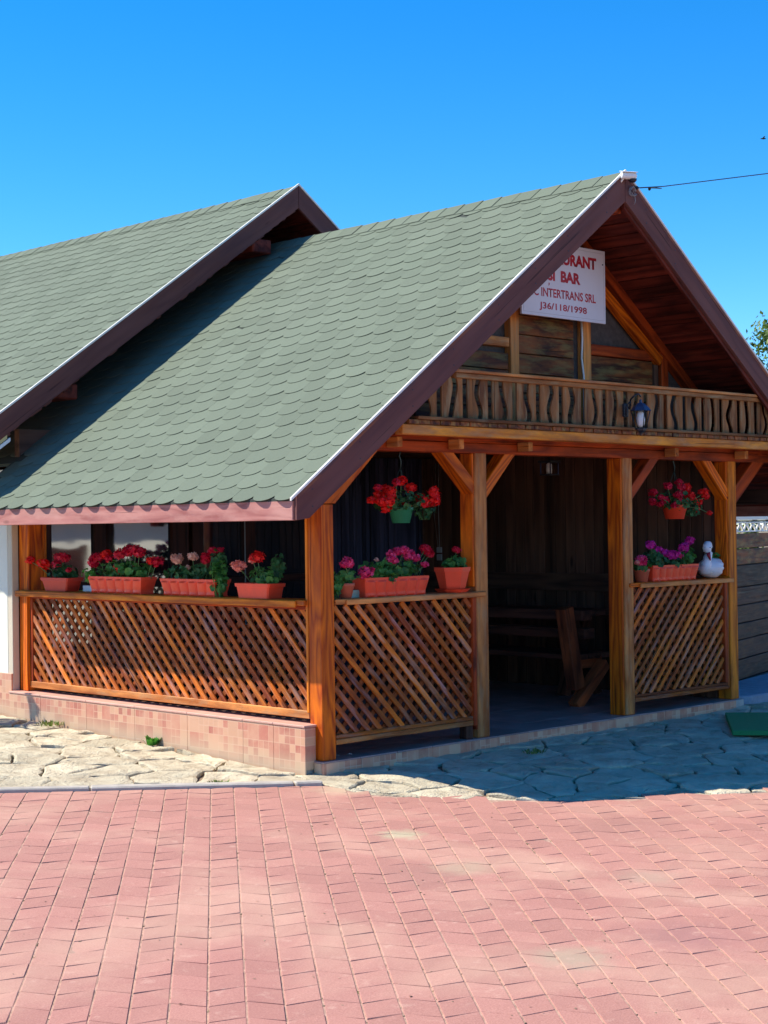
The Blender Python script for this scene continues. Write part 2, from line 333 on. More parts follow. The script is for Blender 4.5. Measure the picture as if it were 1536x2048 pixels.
def prism(name, poly, axis, a, b_, mat, parent=None, bev=.0, kind=None, label=None, grain=None):
    """polygon (2-D) extruded along axis between a and b. axis 'y': poly=(x,z); 'x': (y,z); 'z': (x,y)"""
    cx = sum(p[0] for p in poly) / len(poly); cy = sum(p[1] for p in poly) / len(poly)
    def mk(p, d):
        if axis == 'y': return Vector((p[0], d, p[1]))
        if axis == 'x': return Vector((d, p[0], p[1]))
        return Vector((p[0], p[1], d))
    c = mk((cx, cy), a)
    R = basis(grain).to_4x4() if grain else Matrix.Identity(4)
    Wm = Matrix.Translation(c) @ R; inv = Wm.inverted()
    bm = bmesh.new(); v0 = [bm.verts.new(inv @ mk(p, a)) for p in poly]; v1 = [bm.verts.new(inv @ mk(p, b_)) for p in poly]
    n = len(poly); bm.faces.new(v0); bm.faces.new(v1[::-1])
    for i in range(n): bm.faces.new((v0[i], v0[(i + 1) % n], v1[(i + 1) % n], v1[i]))
    bmesh.ops.recalc_face_normals(bm, faces=bm.faces)
    if bev: bmesh.ops.bevel(bm, geom=list(bm.edges), offset=bev, segments=1, affect='EDGES')
    return mobj(name, bm_mesh(bm), mat, parent, Wm, kind, label)
def tube_bm(bm, pts, radii, seg=8, cap=True):
    pts = [Vector(p) for p in pts]; rings = []
    if not hasattr(radii, '__len__'): radii = [radii] * len(pts)
    for i, p in enumerate(pts):
        d = (pts[min(i + 1, len(pts) - 1)] - pts[max(i - 1, 0)]); R = basis(d)
        r = radii[i]; rings.append([bm.verts.new(p + R @ Vector((0, math.cos(2 * math.pi * k / seg) * r, math.sin(2 * math.pi * k / seg) * r))) for k in range(seg)])
    for a, c in zip(rings, rings[1:]):
        for k in range(seg): bm.faces.new((a[k], a[(k + 1) % seg], c[(k + 1) % seg], c[k]))
    if cap: bm.faces.new(rings[0][::-1]); bm.faces.new(rings[-1])
def tube(name, pts, radii, mat, parent=None, seg=8, world=None, label=None):
    bm = bmesh.new(); tube_bm(bm, pts, radii, seg); return mobj(name, bm_mesh(bm, smooth=True), mat, parent, world, label=label)
def lathe_bm(bm, prof, seg=16, c=(0, 0, 0), twist=0):
    c = Vector(c); rings = []
    for r, z in prof: rings.append([bm.verts.new(c + Vector((r * math.cos(2 * math.pi * k / seg + twist), r * math.sin(2 * math.pi * k / seg + twist), z))) for k in range(seg)])
    for a, d in zip(rings, rings[1:]):
        for k in range(seg): bm.faces.new((a[k], a[(k + 1) % seg], d[(k + 1) % seg], d[k]))
    bm.faces.new(rings[0][::-1]); bm.faces.new(rings[-1])
def G(y): return -.07 + .033 * y
def Gc(y): return G(max(-11, min(9, y)))
T = lambda p: Matrix.Translation(Vector(p))

# ------------------------------------------------------------------ GROUND
ys = [-400, -60, -11, -4, 0, 5, 9, 60, 400]; xs = [-400, -60, -12, 0, 12, 60, 400]
V = [(x, y, Gc(y) - .075) for y in ys for x in xs]; nx = len(xs)
Fc = [(j * nx + i, j * nx + i + 1, (j + 1) * nx + i + 1, (j + 1) * nx + i) for j in range(len(ys) - 1) for i in range(nx - 1)]
mobj('ground', pydata(V, Fc), 'earth', kind='structure')

KL = [(-9.0, 5.86), (-1.86, .80), (-1.14, .30), (-.45, -.17), (-.28, -.27)]
KR = [(-.28, -.27), (-.30, -.69), (-.09, -1.06), (.27, -1.44), (.60, -1.73), (1.04, -1.98), (1.58, -2.25), (2.6, -2.72), (4.5, -3.4), (8, -4.4)]
def left_of(p, a, b_): return (b_[0] - a[0]) * (p[1] - a[1]) - (b_[1] - a[1]) * (p[0] - a[0])
def on_stone(p, m=0.):
    if left_of(p, KL[1], KL[3]) / 1.7 > m and left_of(p, (-.28, -.27), (.0, .35)) > 0: return True
    if left_of(p, (-.28, -.27), (.0, .35)) > 0: return False
    if p[0] > 0 and p[1] > .1: return True
    return all(left_of(p, a, b_) / math.dist(a, b_) > m for a, b_ in zip(KR, KR[1:]))
# pavers
pav = thing('paver_pavement', 'pavement of red zigzag concrete pavers', None, (0, 0, 0), kind='structure')
D = Vector((-.626, -.78)); P = Vector((.78, -.626)); CW, RL, SK = .1345, .170, .052
cells = []
for i in range(-75, 75):
    for j in range(-75, 40):
        s = SK / 2 if i % 2 == 0 else -SK / 2
        c = Vector((-3.095, -3.69)) + P * (i * CW) + D * (-j * RL + random.uniform(-.0015, .0015))
        if c.x < -8.5 or c.y < -8.2 or c.x > 6.5 or c.y > 4.5: continue
        if on_stone((c.x, c.y), .02): continue
        cells.append((c, s))
def paver_geo(c, s):
    g = .0028; hw = CW / 2 - g * 1.15; hl = RL / 2 - g * .6; pts = []
    for a, b_ in ((-1, -1), (1, -1), (1, 1), (-1, 1)): pts.append((a * hw, b_ * hl + a * s))
    return pts
def paver_mesh(s, seed):
    rnd = random.Random(seed); pts = paver_geo(None, s); ch = .0024; v = []; f = []
    tp = [(x * (1 - ch / abs(x)), y - math.copysign(ch * .8, y), rnd.uniform(-.0012, .0012)) for x, y in pts]
    md = [(x + rnd.uniform(-.0012, .0012), y + rnd.uniform(-.0012, .0012), -ch) for x, y in pts]; bt = [(x, y, -.05) for x, y in pts]
    v = tp + md + bt; f = [(0, 1, 2, 3)]
    for k in range(4):
        n = (k + 1) % 4; f += [(4 + k, 4 + n, n, k), (8 + k, 8 + n, 4 + n, 4 + k)]
    me = pydata(v, f); me.materials.append(MT['paver']); return me
PM = {(sg, q): paver_mesh(sg * SK / 2, q * 7 + sg) for sg in (-1, 1) for q in range(5)}
def vis(c):
    d = Vector((c.x, c.y, G(c.y))) - CAM; z = d.dot(cf)
    if z < .5: return 1e6 + d.length
    x = 768 + 3232 * d.dot(cr) / z; y = 1024 - 3232 * d.dot(cu) / z
    if -40 < x < 1576 and y < 2100: return d.length
    return 1e4 + d.length
cells.sort(key=lambda q: vis(q[0]))
slope = math.atan(.033)
Rg = Matrix((( P.x, -D.x, 0), (P.y, -D.y, 0), (0, 0, 1))).to_4x4()
Tilt = Matrix.Rotation(slope, 4, 'X')
SV = []; SF = []
for k, (c, s) in enumerate(cells):
    lift = random.gauss(0, .0007)
    Wm = T((c.x, c.y, G(c.y) + lift)) @ Tilt @ Rg @ Matrix.Rotation(random.gauss(0, .004), 4, 'X') @ Matrix.Rotation(random.gauss(0, .004), 4, 'Y')
    me = PM[(1 if s > 0 else -1, k % 5)]
    if k < 300: mobj('paver', me, None, pav, Wm)
    else:
        b0 = len(SV); SV += [tuple(Wm @ v.co) for v in me.vertices]; SF += [tuple(b0 + i for i in p.vertices) for p in me.polygons]
mobj('paver_field', pydata(SV, SF), 'paver', pav, kind='stuff')
_jp = [(-9, -9), (8, -9)] + KR[::-1] + [(-.45, -.17), (-9.0, 5.65)]
mobj('joint_sand', pydata([(x_, y_, G(y_) - .0030) for x_, y_ in _jp], [tuple(range(len(_jp)))]), 'joint', pav)
# moss and crumbs in the joints
bm = bmesh.new()
for k in range(900):
    i = random.randint(-22, 26); c = Vector((-3.095, -3.69)) + P * ((i + .5) * CW) + D * random.uniform(-6.2, .9)
    if random.random() < .3: c += P * random.uniform(-.07, .07)
    if on_stone((c.x, c.y), -.03) or vis(c) > 9000: continue
    r = random.uniform(.003, .008); p = Vector((c.x + random.gauss(0, .003), c.y + random.gauss(0, .003), G(c.y) - .004 + random.uniform(0, .004)))
    mm = T(p) @ Matrix.Rotation(random.uniform(0, 6), 4, 'Z') @ Matrix.Diagonal((r * random.uniform(.6, 1.8), r * .8, r * .35, 1))
    bmesh.ops.create_icosphere(bm, subdivisions=1, radius=1, matrix=mm)
mobj('joint_crumbs', bm_mesh(bm), 'soil', pav, kind='stuff')

# kerb
kb = thing('kerb', 'low concrete kerb strip between pavers and flagstones', None, (-.45, -.17, G(-.17)), kind='structure')
kp = [(-5.2, 3.17), (-4.2, 2.46), (-3.2, 1.75), (-2.2, 1.04), (-1.43, .50), (-.42, -.19), (-.27, -.28)]
for a, b_ in zip(kp, kp[1:]):
    a = Vector(a); b_ = Vector(b_); d = (b_ - a).normalized() * .004
    timber('kerb_stone', (a.x + d.x, a.y + d.y, G(a.y) - .028), (b_.x - d.x, b_.y - d.y, G(b_.y) - .028), .085, .10, 'concrete', kb, bev=.008, rag=.0025)

# flagstones
def clip(poly, a, b_):
    out = []
    for i in range(len(poly)):
        p, q = poly[i], poly[(i + 1) % len(poly)]; sp, sq = left_of(p, a, b_), left_of(q, a, b_)
        if sp >= 0: out.append(p)
        if sp * sq < 0:
            u = sp / (sp - sq); out.append((p[0] + (q[0] - p[0]) * u, p[1] + (q[1] - p[1]) * u))
    return out
rs = random.Random(5); pts = []
gx = .37
for i in range(-16, 24):
    for j in range(-16, 26):
        x = i * gx + rs.uniform(-.15, .15) + (j % 2) * gx * .5; y = j * gx * .87 + rs.uniform(-.14, .14)
        if rs.random() < .10: continue
        pts.append((x, y))
sp = thing('stone_path', 'crazy paving of pale irregular flagstones round the porch', None, (0, 0, 0), kind='structure')
DIV = ((-.28, -.27), (.0, .35)); jobs = []
for p in pts:
    if not (-5.4 < p[0] < 7.5 and -4.6 < p[1] < 7): continue
    if p[0] > .35 and p[1] > .35 and p[0] < 4.5: continue
    if p[0] > .3 and p[1] > .8: continue
    cell = [(p[0] - .6, p[1] - .6), (p[0] + .6, p[1] - .6), (p[0] + .6, p[1] + .6), (p[0] - .6, p[1] + .6)]
    for q in pts:
        if q is p or abs(q[0] - p[0]) > 1.1 or abs(q[1] - p[1]) > 1.1: continue
        mx, my = (p[0] + q[0]) / 2, (p[1] + q[1]) / 2; dx, dy = q[0] - p[0], q[1] - p[1]
        cell = clip(cell, (mx, my), (mx - dy, my + dx))
        if len(cell) < 3: break
    if len(cell) < 3: continue
    L_ = clip(cell, *DIV); L_ = clip(L_, KL[1], KL[3]) if len(L_) > 2 else L_
    L_ = clip(L_, (-.13, -1.), (-.13, 6.)) if len(L_) > 2 else L_
    R_ = clip(cell, DIV[1], DIV[0])
    for a, b_ in zip(KR, KR[1:]):
        if len(R_) > 2: R_ = clip(R_, a, b_)
    for q in (L_, R_):
        if len(q) > 2: jobs.append(q)
for poly in jobs:
    cx = sum(q[0] for q in poly) / len(poly); cy = sum(q[1] for q in poly) / len(poly)
    area = abs(sum(poly[i][0] * poly[(i + 1) % len(poly)][1] - poly[(i + 1) % len(poly)][0] * poly[i][1] for i in range(len(poly)))) / 2
    if area < .006: continue
    # jagged outline
    out = []
    for i in range(len(poly)):
        a = Vector(poly[i]); b_ = Vector(poly[(i + 1) % len(poly)]); L = (b_ - a).length; k = max(1, int(L / .07))
        nrm = Vector((-(b_ - a).y, (b_ - a).x)).normalized() if L > 1e-6 else Vector((0, 0))
        for s_ in range(k):
            q = a.lerp(b_, s_ / k) + nrm * (rs.uniform(-.010, .020)); out.append(q)
    cc = Vector((cx, cy)); gap = rs.uniform(.003, .010)
    ring0 = [q + (cc - q).normalized() * min(gap, (cc - q).length * .3) for q in out]
    n = len(ring0); lift = rs.uniform(.002, .014); tx, ty = rs.gauss(0, .012), rs.gauss(0, .012)
    v = []; seedv = rs.uniform(0, 50)
    def top(q, edge=0):
        return lift + tx * (q.x - cx) + ty * (q.y - cy) + .014 * mnoise.noise(Vector((q.x * 6, q.y * 6, seedv))) + .006 * mnoise.noise(Vector((q.x * 19, q.y * 19, seedv))) - edge
    for fac, e, zz in ((1.0, 0, None), (1.0, .006, 1), (.90, 0, 1), (.55, 0, 1)):
        for q in ring0:
            qq = cc + (q - cc) * fac
            v.append((qq.x - cx, qq.y - cy, -.06 if zz is None else top(qq, e)))
    v.append((0, 0, top(cc))); f = []
    for r_ in range(3):
        for k in range(n): f.append((r_ * n + k, r_ * n + (k + 1) % n, (r_ + 1) * n + (k + 1) % n, (r_ + 1) * n + k))
    for k in range(n): f.append((3 * n + k, 3 * n + (k + 1) % n, 4 * n))
    mobj('flagstone', pydata(v, f), 'stone', sp, T((cx, cy, G(cy) - .012)) @ Tilt)
mobj('joint_soil', pydata([(-5.5, 3.4, G(3.4) - .028), (-.3, -.25, G(-.25) - .028), (.3, -1.45, G(-1.45) - .028), (1.6, -2.25, G(-2.25) - .028), (4.5, -3.4, G(-3.4) - .028), (8, -4.4, G(-4.4) - .028), (8, 7, G(7) - .028), (-5.5, 7, G(7) - .028)], [tuple(range(8))]), 'soil', sp)

# ------------------------------------------------------------------ roof builder
def shingle_mesh(half=0):
    """beaver-tail tab; x across (.2 m), y up slope, 4 mm thick, tilted"""
    w = .0994; prof = [(-w, .235), (-w, .052), (-.088, .034), (-.070, .018), (-.045, .007), (-.018, .001), (.018, .001), (.045, .007), (.070, .018), (.088, .034), (w, .052), (w, .235)]
    if half == -1: prof = [(min(x, 0), y) for x, y in prof if x <= .02]; prof = [p for p in prof if p[0] <= 0]; prof = prof[:-1] + [(0, .001), (0, .235)]
    if half == 1: prof = [(0, .235), (0, .001)] + [p for p in prof if p[0] > .02]
    n = len(prof); zt = lambda y: .0062 * (1 - y / .235) + .001
    v = [(x, y, zt(y) + .0013) for x, y in prof] + [(x, y, zt(y) - .0005) for x, y in prof]
    f = [tuple(range(n)), tuple(range(2 * n - 1, n - 1, -1))] + [((i + 1) % n, i, n + i, n + (i + 1) % n) for i in range(n)]
    me = pydata(v, f); me.materials.append(MT['shingle']); return me
SH = {h: shingle_mesh(h) for h in (-1, 0, 1)}
EXP, TW = .1445, .20
def roof_slope(parent, x0, z0, x1, z1, ya, yb, nparts, flip=1, cut=None):
    """shingled slope: eave (x0,z0) to ridge (x1,z1), spanning y from ya to yb"""
    u = Vector((x1 - x0, 0, z1 - z0)); L = u.length; u.normalize()
    e = Vector((0, -1, 0)) if flip > 0 else Vector((0, 1, 0))
    nrm = e.cross(u).normalized()
    R = Matrix((e, u, nrm)).transposed().to_4x4()
    items = []; rows = int(L / EXP)
    off0 = L - rows * EXP - .02
    for r_ in range(rows + 1):
        s = r_ * EXP - .012
        if s > L - .06: break
        y = ya + (TW / 2 if r_ % 2 == 0 else 0)
        if r_ % 2: items.append((s, ya, 1 if flip < 0 else -1))
        if r_ % 2: y = ya + TW
        while y < yb - .01:
            items.append((s, y, 0)); y += TW
    out = []
    for s, y, h in items:
        p = Vector((x0, y, z0)) + u * s
        if cut and p.y > 3.5 and (p.x < -.06 or p.x > 5.57): continue
        out.append((p, s, h))
    out.sort(key=lambda q: (q[0] - CAM).length)
    sv = []; sf = []
    for k, (p, s, h) in enumerate(out):
        jit = Matrix.Rotation(random.gauss(0, .004), 4, 'Z') @ Matrix.Rotation(abs(random.gauss(0, .006)) * -1, 4, 'X')
        if random.random() < .006: jit = jit @ Matrix.Rotation(.022, 4, 'Y') @ Matrix.Rotation(-.02, 4, 'X')
        lim = L - s
        Wm = T(p) @ R @ jit
        me = SH[h]
        if k < nparts and lim > .24: mobj('shingle', me, None, parent, Wm)
        else:
            b0 = len(sv)
            for v in me.vertices:
                co = v.co.copy(); co.y = min(co.y, lim); sv.append(tuple(Wm @ co))
            sf += [tuple(b0 + i for i in pl.vertices) for pl in me.polygons]
    mobj('shingle_field', pydata(sv, sf), 'shingle', parent, kind='stuff')
def ridge_caps(parent, x, z, ya, yb, m_):
    bm = bmesh.new(); L = .25; w = .13
    vs = [(0, 0, .010), (0, L, .004), (-w, 0, .009 - w * m_), (-w, L, .003 - w * m_), (w, 0, .009 - w * m_), (w, L, .003 - w * m_)]
    up = [bm.verts.new((a, b_, c_ + .003)) for a, b_, c_ in vs]; dn = [bm.verts.new((a, b_, c_)) for a, b_, c_ in vs]
    for q in ((0, 1, 3, 2), (0, 4, 5, 1)): bm.faces.new([up[i] for i in q]); bm.faces.new([dn[i] for i in q[::-1]])
    for q in ((2, 0), (0, 4)): bm.faces.new((up[q[0]], dn[q[0]], dn[q[1]], up[q[1]]))
    for q in ((2, 3), (5, 4)): bm.faces.new((up[q[0]], up[q[1]], dn[q[1]], dn[q[0]]))
    me = bm_mesh(bm); me.materials.append(MT['shingle'])
    y = ya; k = 0
    while y < yb - .05:
        mobj('ridge_shingle', me, None, parent, T((x, y, z)) @ Matrix.Rotation(random.gauss(0, .008), 4, 'X')); y += .2

# ------------------------------------------------------------------ PORCH (timber restaurant porch, gable to the front)
XR, ZR, MS = 2.753, 4.111, .7313
Tz = lambda x, o=0.: ZR - MS * abs(x - XR) - o
porch = thing('timber_porch', 'timber porch with steep green shingled gable roof, lattice panels and orange posts', 'building', (0, 0, 0))
XE, XE2 = -.545, 6.051
roof = prism('roof', [(XE, Tz(XE, .033)), (XR, Tz(XR, .033)), (XE2, Tz(XE2, .033)), (XE2, Tz(XE2, .058)), (XR, Tz(XR, .058)), (XE, Tz(XE, .058))], 'y', -.35, 3.56, 'underlay', porch)
roof_slope(roof, XE - .012, Tz(XE - .012, .033), XR, ZR - .033, -.373, 4.42, 300, 1, True)
br = prism('roof_back', [(-.05, Tz(-.05, .033)), (XR, Tz(XR, .033)), (5.56, Tz(5.56, .033)), (5.56, Tz(5.56, .058)), (XR, Tz(XR, .058)), (-.05, Tz(-.05, .058))], 'y', 3.561, 4.45, 'underlay', porch)

roof_slope(roof, XE2 + .012, Tz(XE2 + .012, .033), XR, ZR - .033, -.373, 4.42, 0, -1, True)
ridge_caps(roof, XR, ZR - .026, -.373, 3.5, MS)
# soffit planks
u = Vector((1, 0, MS)).normalized(); Ls = (XR - XE) / u.x; k = 0; s = .0
for side in (1, -1):
    s = .01
    while s < Ls - .05:
        w = random.uniform(.105, .135); w = min(w, Ls - .01 - s); c = s + w / 2
        x = XE + u.x * c if side > 0 else XE2 - u.x * c
        z = Tz(x, .058) - .013 / u.x + random.uniform(-.002, .001)
        timber('soffit_plank', (x, -.345, z), (x, 3.5, z), w - .008, .022, 'soffit', roof, (-u.z * side, 0, u.x), .003)
        s += w
lx = -.535
rl = [(lx, Tz(lx, .014)), (XR - .002, Tz(XR, .014)), (XR - .002, Tz(XR, .014) - .225), (lx + .10, Tz(lx + .10, .232)), (lx, 1.535)]
prism('rake_board', rl, 'y', -.38, -.352, 'rake', porch, .003, grain=(1, 0, MS))
rx = 2 * XR - lx
rr_ = [(rx, Tz(rx, .014)), (XR + .002, Tz(XR, .014)), (XR + .002, Tz(XR, .014) - .225), (rx - .10, Tz(rx - .10, .215)), (rx, 1.535)]
prism('rake_board', rr_, 'y', -.38, -.352, 'rake', porch, .003, grain=(1, 0, -MS))
for sgn in (-1, 1):
    xa = XR + sgn * .02; xb = XR + sgn * 3.2
    prism('rake_lining', [(xa, Tz(xa, .06)), (xb, Tz(xb, .06)), (xb, Tz(xb, .268 if sgn > 0 else .22)), (xa, Tz(xa, .268 if sgn > 0 else .22))], 'y', -.3515, -.325, 'soffit', porch, .002, grain=(1, 0, -sgn * MS))
    x = 0.
    while x < 3.34:
        x2 = min(x + random.uniform(.8, 1.1), 3.34); a = XR + sgn * (x + .001); c = XR + sgn * (x2 - .001)
        prism('drip_edge', [(a, Tz(a, .018)), (c, Tz(c, .018)), (c, Tz(c, 0)), (a, Tz(a, 0))], 'y', -.389, -.374, 'white_trim', roof, .001)
        x = x2
timber('eave_fascia', (-.5325, -.351, 1.594), (-.5325, 3.5, 1.594), .026, .118, 'fascia', porch, bev=.003)
timber('eave_batten', (-.522, -.351, 1.662), (-.522, 3.5, 1.662), .03, .02, 'soffit', porch)
timber('eave_fascia', (6.04, -.351, 1.594), (6.04, 3.5, 1.594), .026, .118, 'fascia', porch, bev=.003)

for sgn in (-1, 1):
    a = XR + sgn * .01; c = XR + sgn * 3.28
    prism('rake_cap', [(a, Tz(a, .020)), (c, Tz(c, .020)), (c, Tz(c, .046)), (a, Tz(a, .046))], 'y', -.3835, -.3805, 'cap', porch, .001, grain=(1, 0, -sgn * MS))
    for q in range(8):
        xn = XR + sgn * (.22 + q * .42 + random.uniform(-.05, .05))
        for o_ in (.075, .18): slab('nail', xn - .004, xn + .004, -.3825, -.3805, Tz(xn, o_) - .004, Tz(xn, o_) + .004, 'metal_black', porch, 0)
# posts, beams, braces
def post(x0, x1, y0, y1, z1, mat, z0=0.0, nm='post'): return bar(nm, x0, x1, y0, y1, z0, z1, mat, porch, 'z', .006)
post(.0, .114, .0, .125, 1.640, 'orange')
bar('post_trim', -.004, .04, .126, .150, .30, 1.636, 'amber', porch, 'z')
post(1.472, 1.596, .0, .13, 2.0, 'weathered')
post(3.183, 3.300, .0, .13, 2.0, 'weathered')
bar('post_facing', 3.165, 3.1825, .012, .145, .0, 1.995, 'orange', porch, 'z')
bar('post_facing', 1.454, 1.4715, .012, .132, 1.06, 1.995, 'orange', porch, 'z')
post(4.636, 4.752, .0, .13, 2.0, 'amber')
bar('post_facing', 4.618, 4.6355, .012, .132, 1.04, 1.995, 'orange', porch, 'z')
post(.0, .14, 3.41, 3.545, 1.64, 'orange', 0)
bar('post_facing', .1405, .165, 3.40, 3.53, .3, 1.64, 'amber', porch, 'z')
post(5.60, 5.72, .0, .13, 1.64, 'darkwall', -.06)
# corbels worked into the base of the corner post
bar('front_beam', .36, 5.72, .0, .13, 1.995, 2.066, 'redbrown', porch)
bar('front_beam', .48, 5.60, .006, .124, 2.068, 2.150, 'redbrown', porch)
bar('side_beam', .005, .12, .126, 3.55, 1.642, 1.775, 'orange', porch, 'y')
bar('side_beam', 5.60, 5.71, .14, 3.55, 1.642, 1.775, 'darkwall', porch, 'y')
bar('ridge_beam', XR - .05, XR + .05, -.30, 3.5, 3.80, 3.93, 'redbrown', porch, 'y')
def brace(x0, z0, x1, z1, mat='orange', w=.105, h=.085, y=.063, nm='brace'):
    return timber(nm, (x0, y, z0), (x1, y, z1), w, h, mat, porch, bev=.005)
prism('brace', [(.02, 1.643), (.135, 1.643), (.54, 2.005), (.40, 2.005)], 'y', .004, .121, 'orange', porch, .003, grain=(1, 0, .95))
brace(1.545, 1.685, 1.165, 2.035, 'orange')
brace(1.525, 1.66, 1.90, 2.035, 'orange')
brace(3.225, 1.65, 3.645, 2.03, 'redbrown')
brace(4.69, 1.665, 4.30, 2.035, 'orange')
brace(4.66, 1.645, 5.19, 2.06, 'redbrown', .118, .12)

# deck with tiled step
deck = slab('deck', -.012, 4.80, -.012, 3.55, -.30, -.010, 'concrete', porch, 0)
x = -.03; tw = .3345
xs_ = [-.03 + i * .335 for i in range(15)]
for i in range(14):
    for j in range(11):
        x0 = xs_[i] + .002; x1 = min(xs_[i + 1] - .002, 4.82); y0 = -.03 + j * .326 + .002; y1 = y0 + .322
        slab('floor_tile', x0, x1, y0, y1, -.0099, .0 + random.uniform(-.0004, .0004), 'tile_floor', deck, .0015)
    z_ = G(0) - .12
    slab('step_tile', xs_[i] + .001, min(xs_[i + 1] - .001, 4.82), -.030, -.0125, z_, -.0105, 'tile_front', deck, .001)
slab('step_tile', -.030, -.0125, -.0120, .055, G(0) - .12, -.0105, 'tile_side', deck, .001)
# curb under the side lattice
curb = slab('curb_wall', -.088, .13, .072, 3.548, -.25, .218, 'concrete', porch, 0)
ty = [.060, .368, .676, 1.273, 1.882, 2.489, 3.101, 3.55]
for a, c in zip(ty, ty[1:]):
    slab('curb_tile', -.100, -.0885, a + .0012, c - .0012, -.2, .2245, 'tile_side', curb, .001)
    slab('coping_tile', -.106, .125, a + .0012, c - .0012, .2185, .232, 'tile_top', curb, .002)
slab('curb_end_tile', -.0995, -.01, .060, .0715, -.05, .2180, 'tile_side', curb, .001)
slab('curb_end_tile', -.0095, .12, .1255, .14, -.01, .2180, 'tile_side', curb, .001)

# lattice panels
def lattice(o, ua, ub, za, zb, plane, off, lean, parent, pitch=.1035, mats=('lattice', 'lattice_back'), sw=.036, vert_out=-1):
    """o: 'x' panel in plane x=off running along y, 'y' panel in plane y=off running along x. lean: direction of the outer layer"""
    H = zb - za; Lu = ub - ua
    for layer, sg in ((0, lean), (1, -lean)):
        d = off + (.0 if layer == 0 else .016)
        n = int((Lu + H) / pitch) + 1
        for i in range(n):
            # lines u = c - sg * z ; sg=+1: falls as u grows
            c = i * pitch + random.uniform(-.003, .003) + (.03 if layer else 0)
            if sg > 0: p0 = (c - H, H) if c > H else (0, c); p1 = (c, 0) if c < Lu else (Lu, c - Lu)
            else: p0 = (Lu - c + H, H) if c > H else (Lu, c); p1 = (Lu - c, 0) if c < Lu else (0, c - Lu)
            if math.dist(p0, p1) < .04: continue
            def mk(p):
                a, z = ua + p[0], za + p[1]
                return (d, a, z) if o == 'x' else (a, d, z)
            up = (1, 0, 0) if o == 'x' else (0, 1, 0)
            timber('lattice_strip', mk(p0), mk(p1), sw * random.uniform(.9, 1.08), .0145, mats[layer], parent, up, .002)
# side panel
sf = bar('lattice_panel', .0, .052, .128, 3.40, .262, .312, 'weathered', porch, 'y', label='long lattice panel with flower shelf along the side')
lattice('x', .13, 3.37, .30, .985, 'x', .016, -1, sf)
bar('panel_rail', .004, .050, .128, 3.40, .960, .985, 'redbrown', sf, 'y')
bar('panel_stile', .002, .052, 3.362, 3.402, .313, .96, 'redbrown', sf, 'z')
bar('shelf', -.035, .155, .128, 3.50, .988, 1.024, 'amber', porch, 'y')
bar('shelf_edging', -.050, -.0355, .20, 3.53, .976, 1.020, 'amber', porch, 'y')
bar('panel_post', -.02, .045, 3.405, 3.47, .235, .975, 'orange', porch, 'z')
# front left panel
fp = bar('lattice_panel', .116, 1.425, .0, .052, .094, .128, 'weathered', porch, 'x', label='lattice panel with flower shelf left of the entrance')
bar('panel_rail', .116, 1.425, .002, .050, .130, .158, 'lattice', fp)
lattice('y', .116, 1.42, .15, .985, 'y', .016, 1, fp)
bar('panel_stile', 1.424, 1.455, -.008, .055, .09, .985, 'redbrown', fp, 'z')
bar('panel_stile', 1.456, 1.470, .0, .055, .06, .985, 'redbrown', fp, 'z')
bar('shelf', .116, 1.56, -.012, .19, .992, 1.026, 'weathered', porch)
bar('shelf_edging', .20, 1.54, -.028, -.0125, .988, 1.022, 'weathered', porch)
bar('panel_foot', 1.36, 1.43, .01, .08, .0, .093, 'darkbench', porch, 'z')
# front right panel
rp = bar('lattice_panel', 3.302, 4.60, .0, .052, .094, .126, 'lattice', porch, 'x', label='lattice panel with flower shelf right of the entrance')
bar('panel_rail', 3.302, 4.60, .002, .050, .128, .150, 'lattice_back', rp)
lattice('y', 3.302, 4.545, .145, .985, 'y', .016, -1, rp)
bar('panel_stile', 4.548, 4.585, -.006, .055, .15, .985, 'redbrown', rp, 'z')
bar('panel_stile', 4.587, 4.615, .0, .055, .10, .985, 'lattice', rp, 'z')
bar('shelf', 3.24, 4.634, -.012, .19, .990, 1.022, 'orange', porch)
bar('shelf_edging', 3.36, 4.66, -.028, -.0125, .982, 1.016, 'weathered', porch)

# balcony front
bal = bar('balcony_beam', .452, 5.25, -.30, -.225, 2.084, 2.152, 'beam', porch, 'x', .005)
bar('balcony_rail', .566, 5.05, -.335, -.262, 2.184, 2.206, 'baluster', bal, 'x')
bar('balcony_rail', .95, 4.98, -.318, -.262, 2.475, 2.508, 'baluster', bal, 'x')
bar('balcony_rail', .90, 5.0, -.335, -.250, 2.510, 2.532, 'weathered', bal, 'x')
x = .50
while x < 5.15:
    w = random.uniform(.085, .105); bar('floor_plank', x, x + w - .006, -.31 + random.uniform(-.006, .004), 3.4, 2.1535, 2.182, 'gable', bal, 'y', .002); x += w
for jx in (1.22, 1.95, 3.75, 4.75, .62): bar('joist_end', jx - .025, jx + .025, -.11, -.004, 2.015, 2.083, 'weathered', porch, 'y')
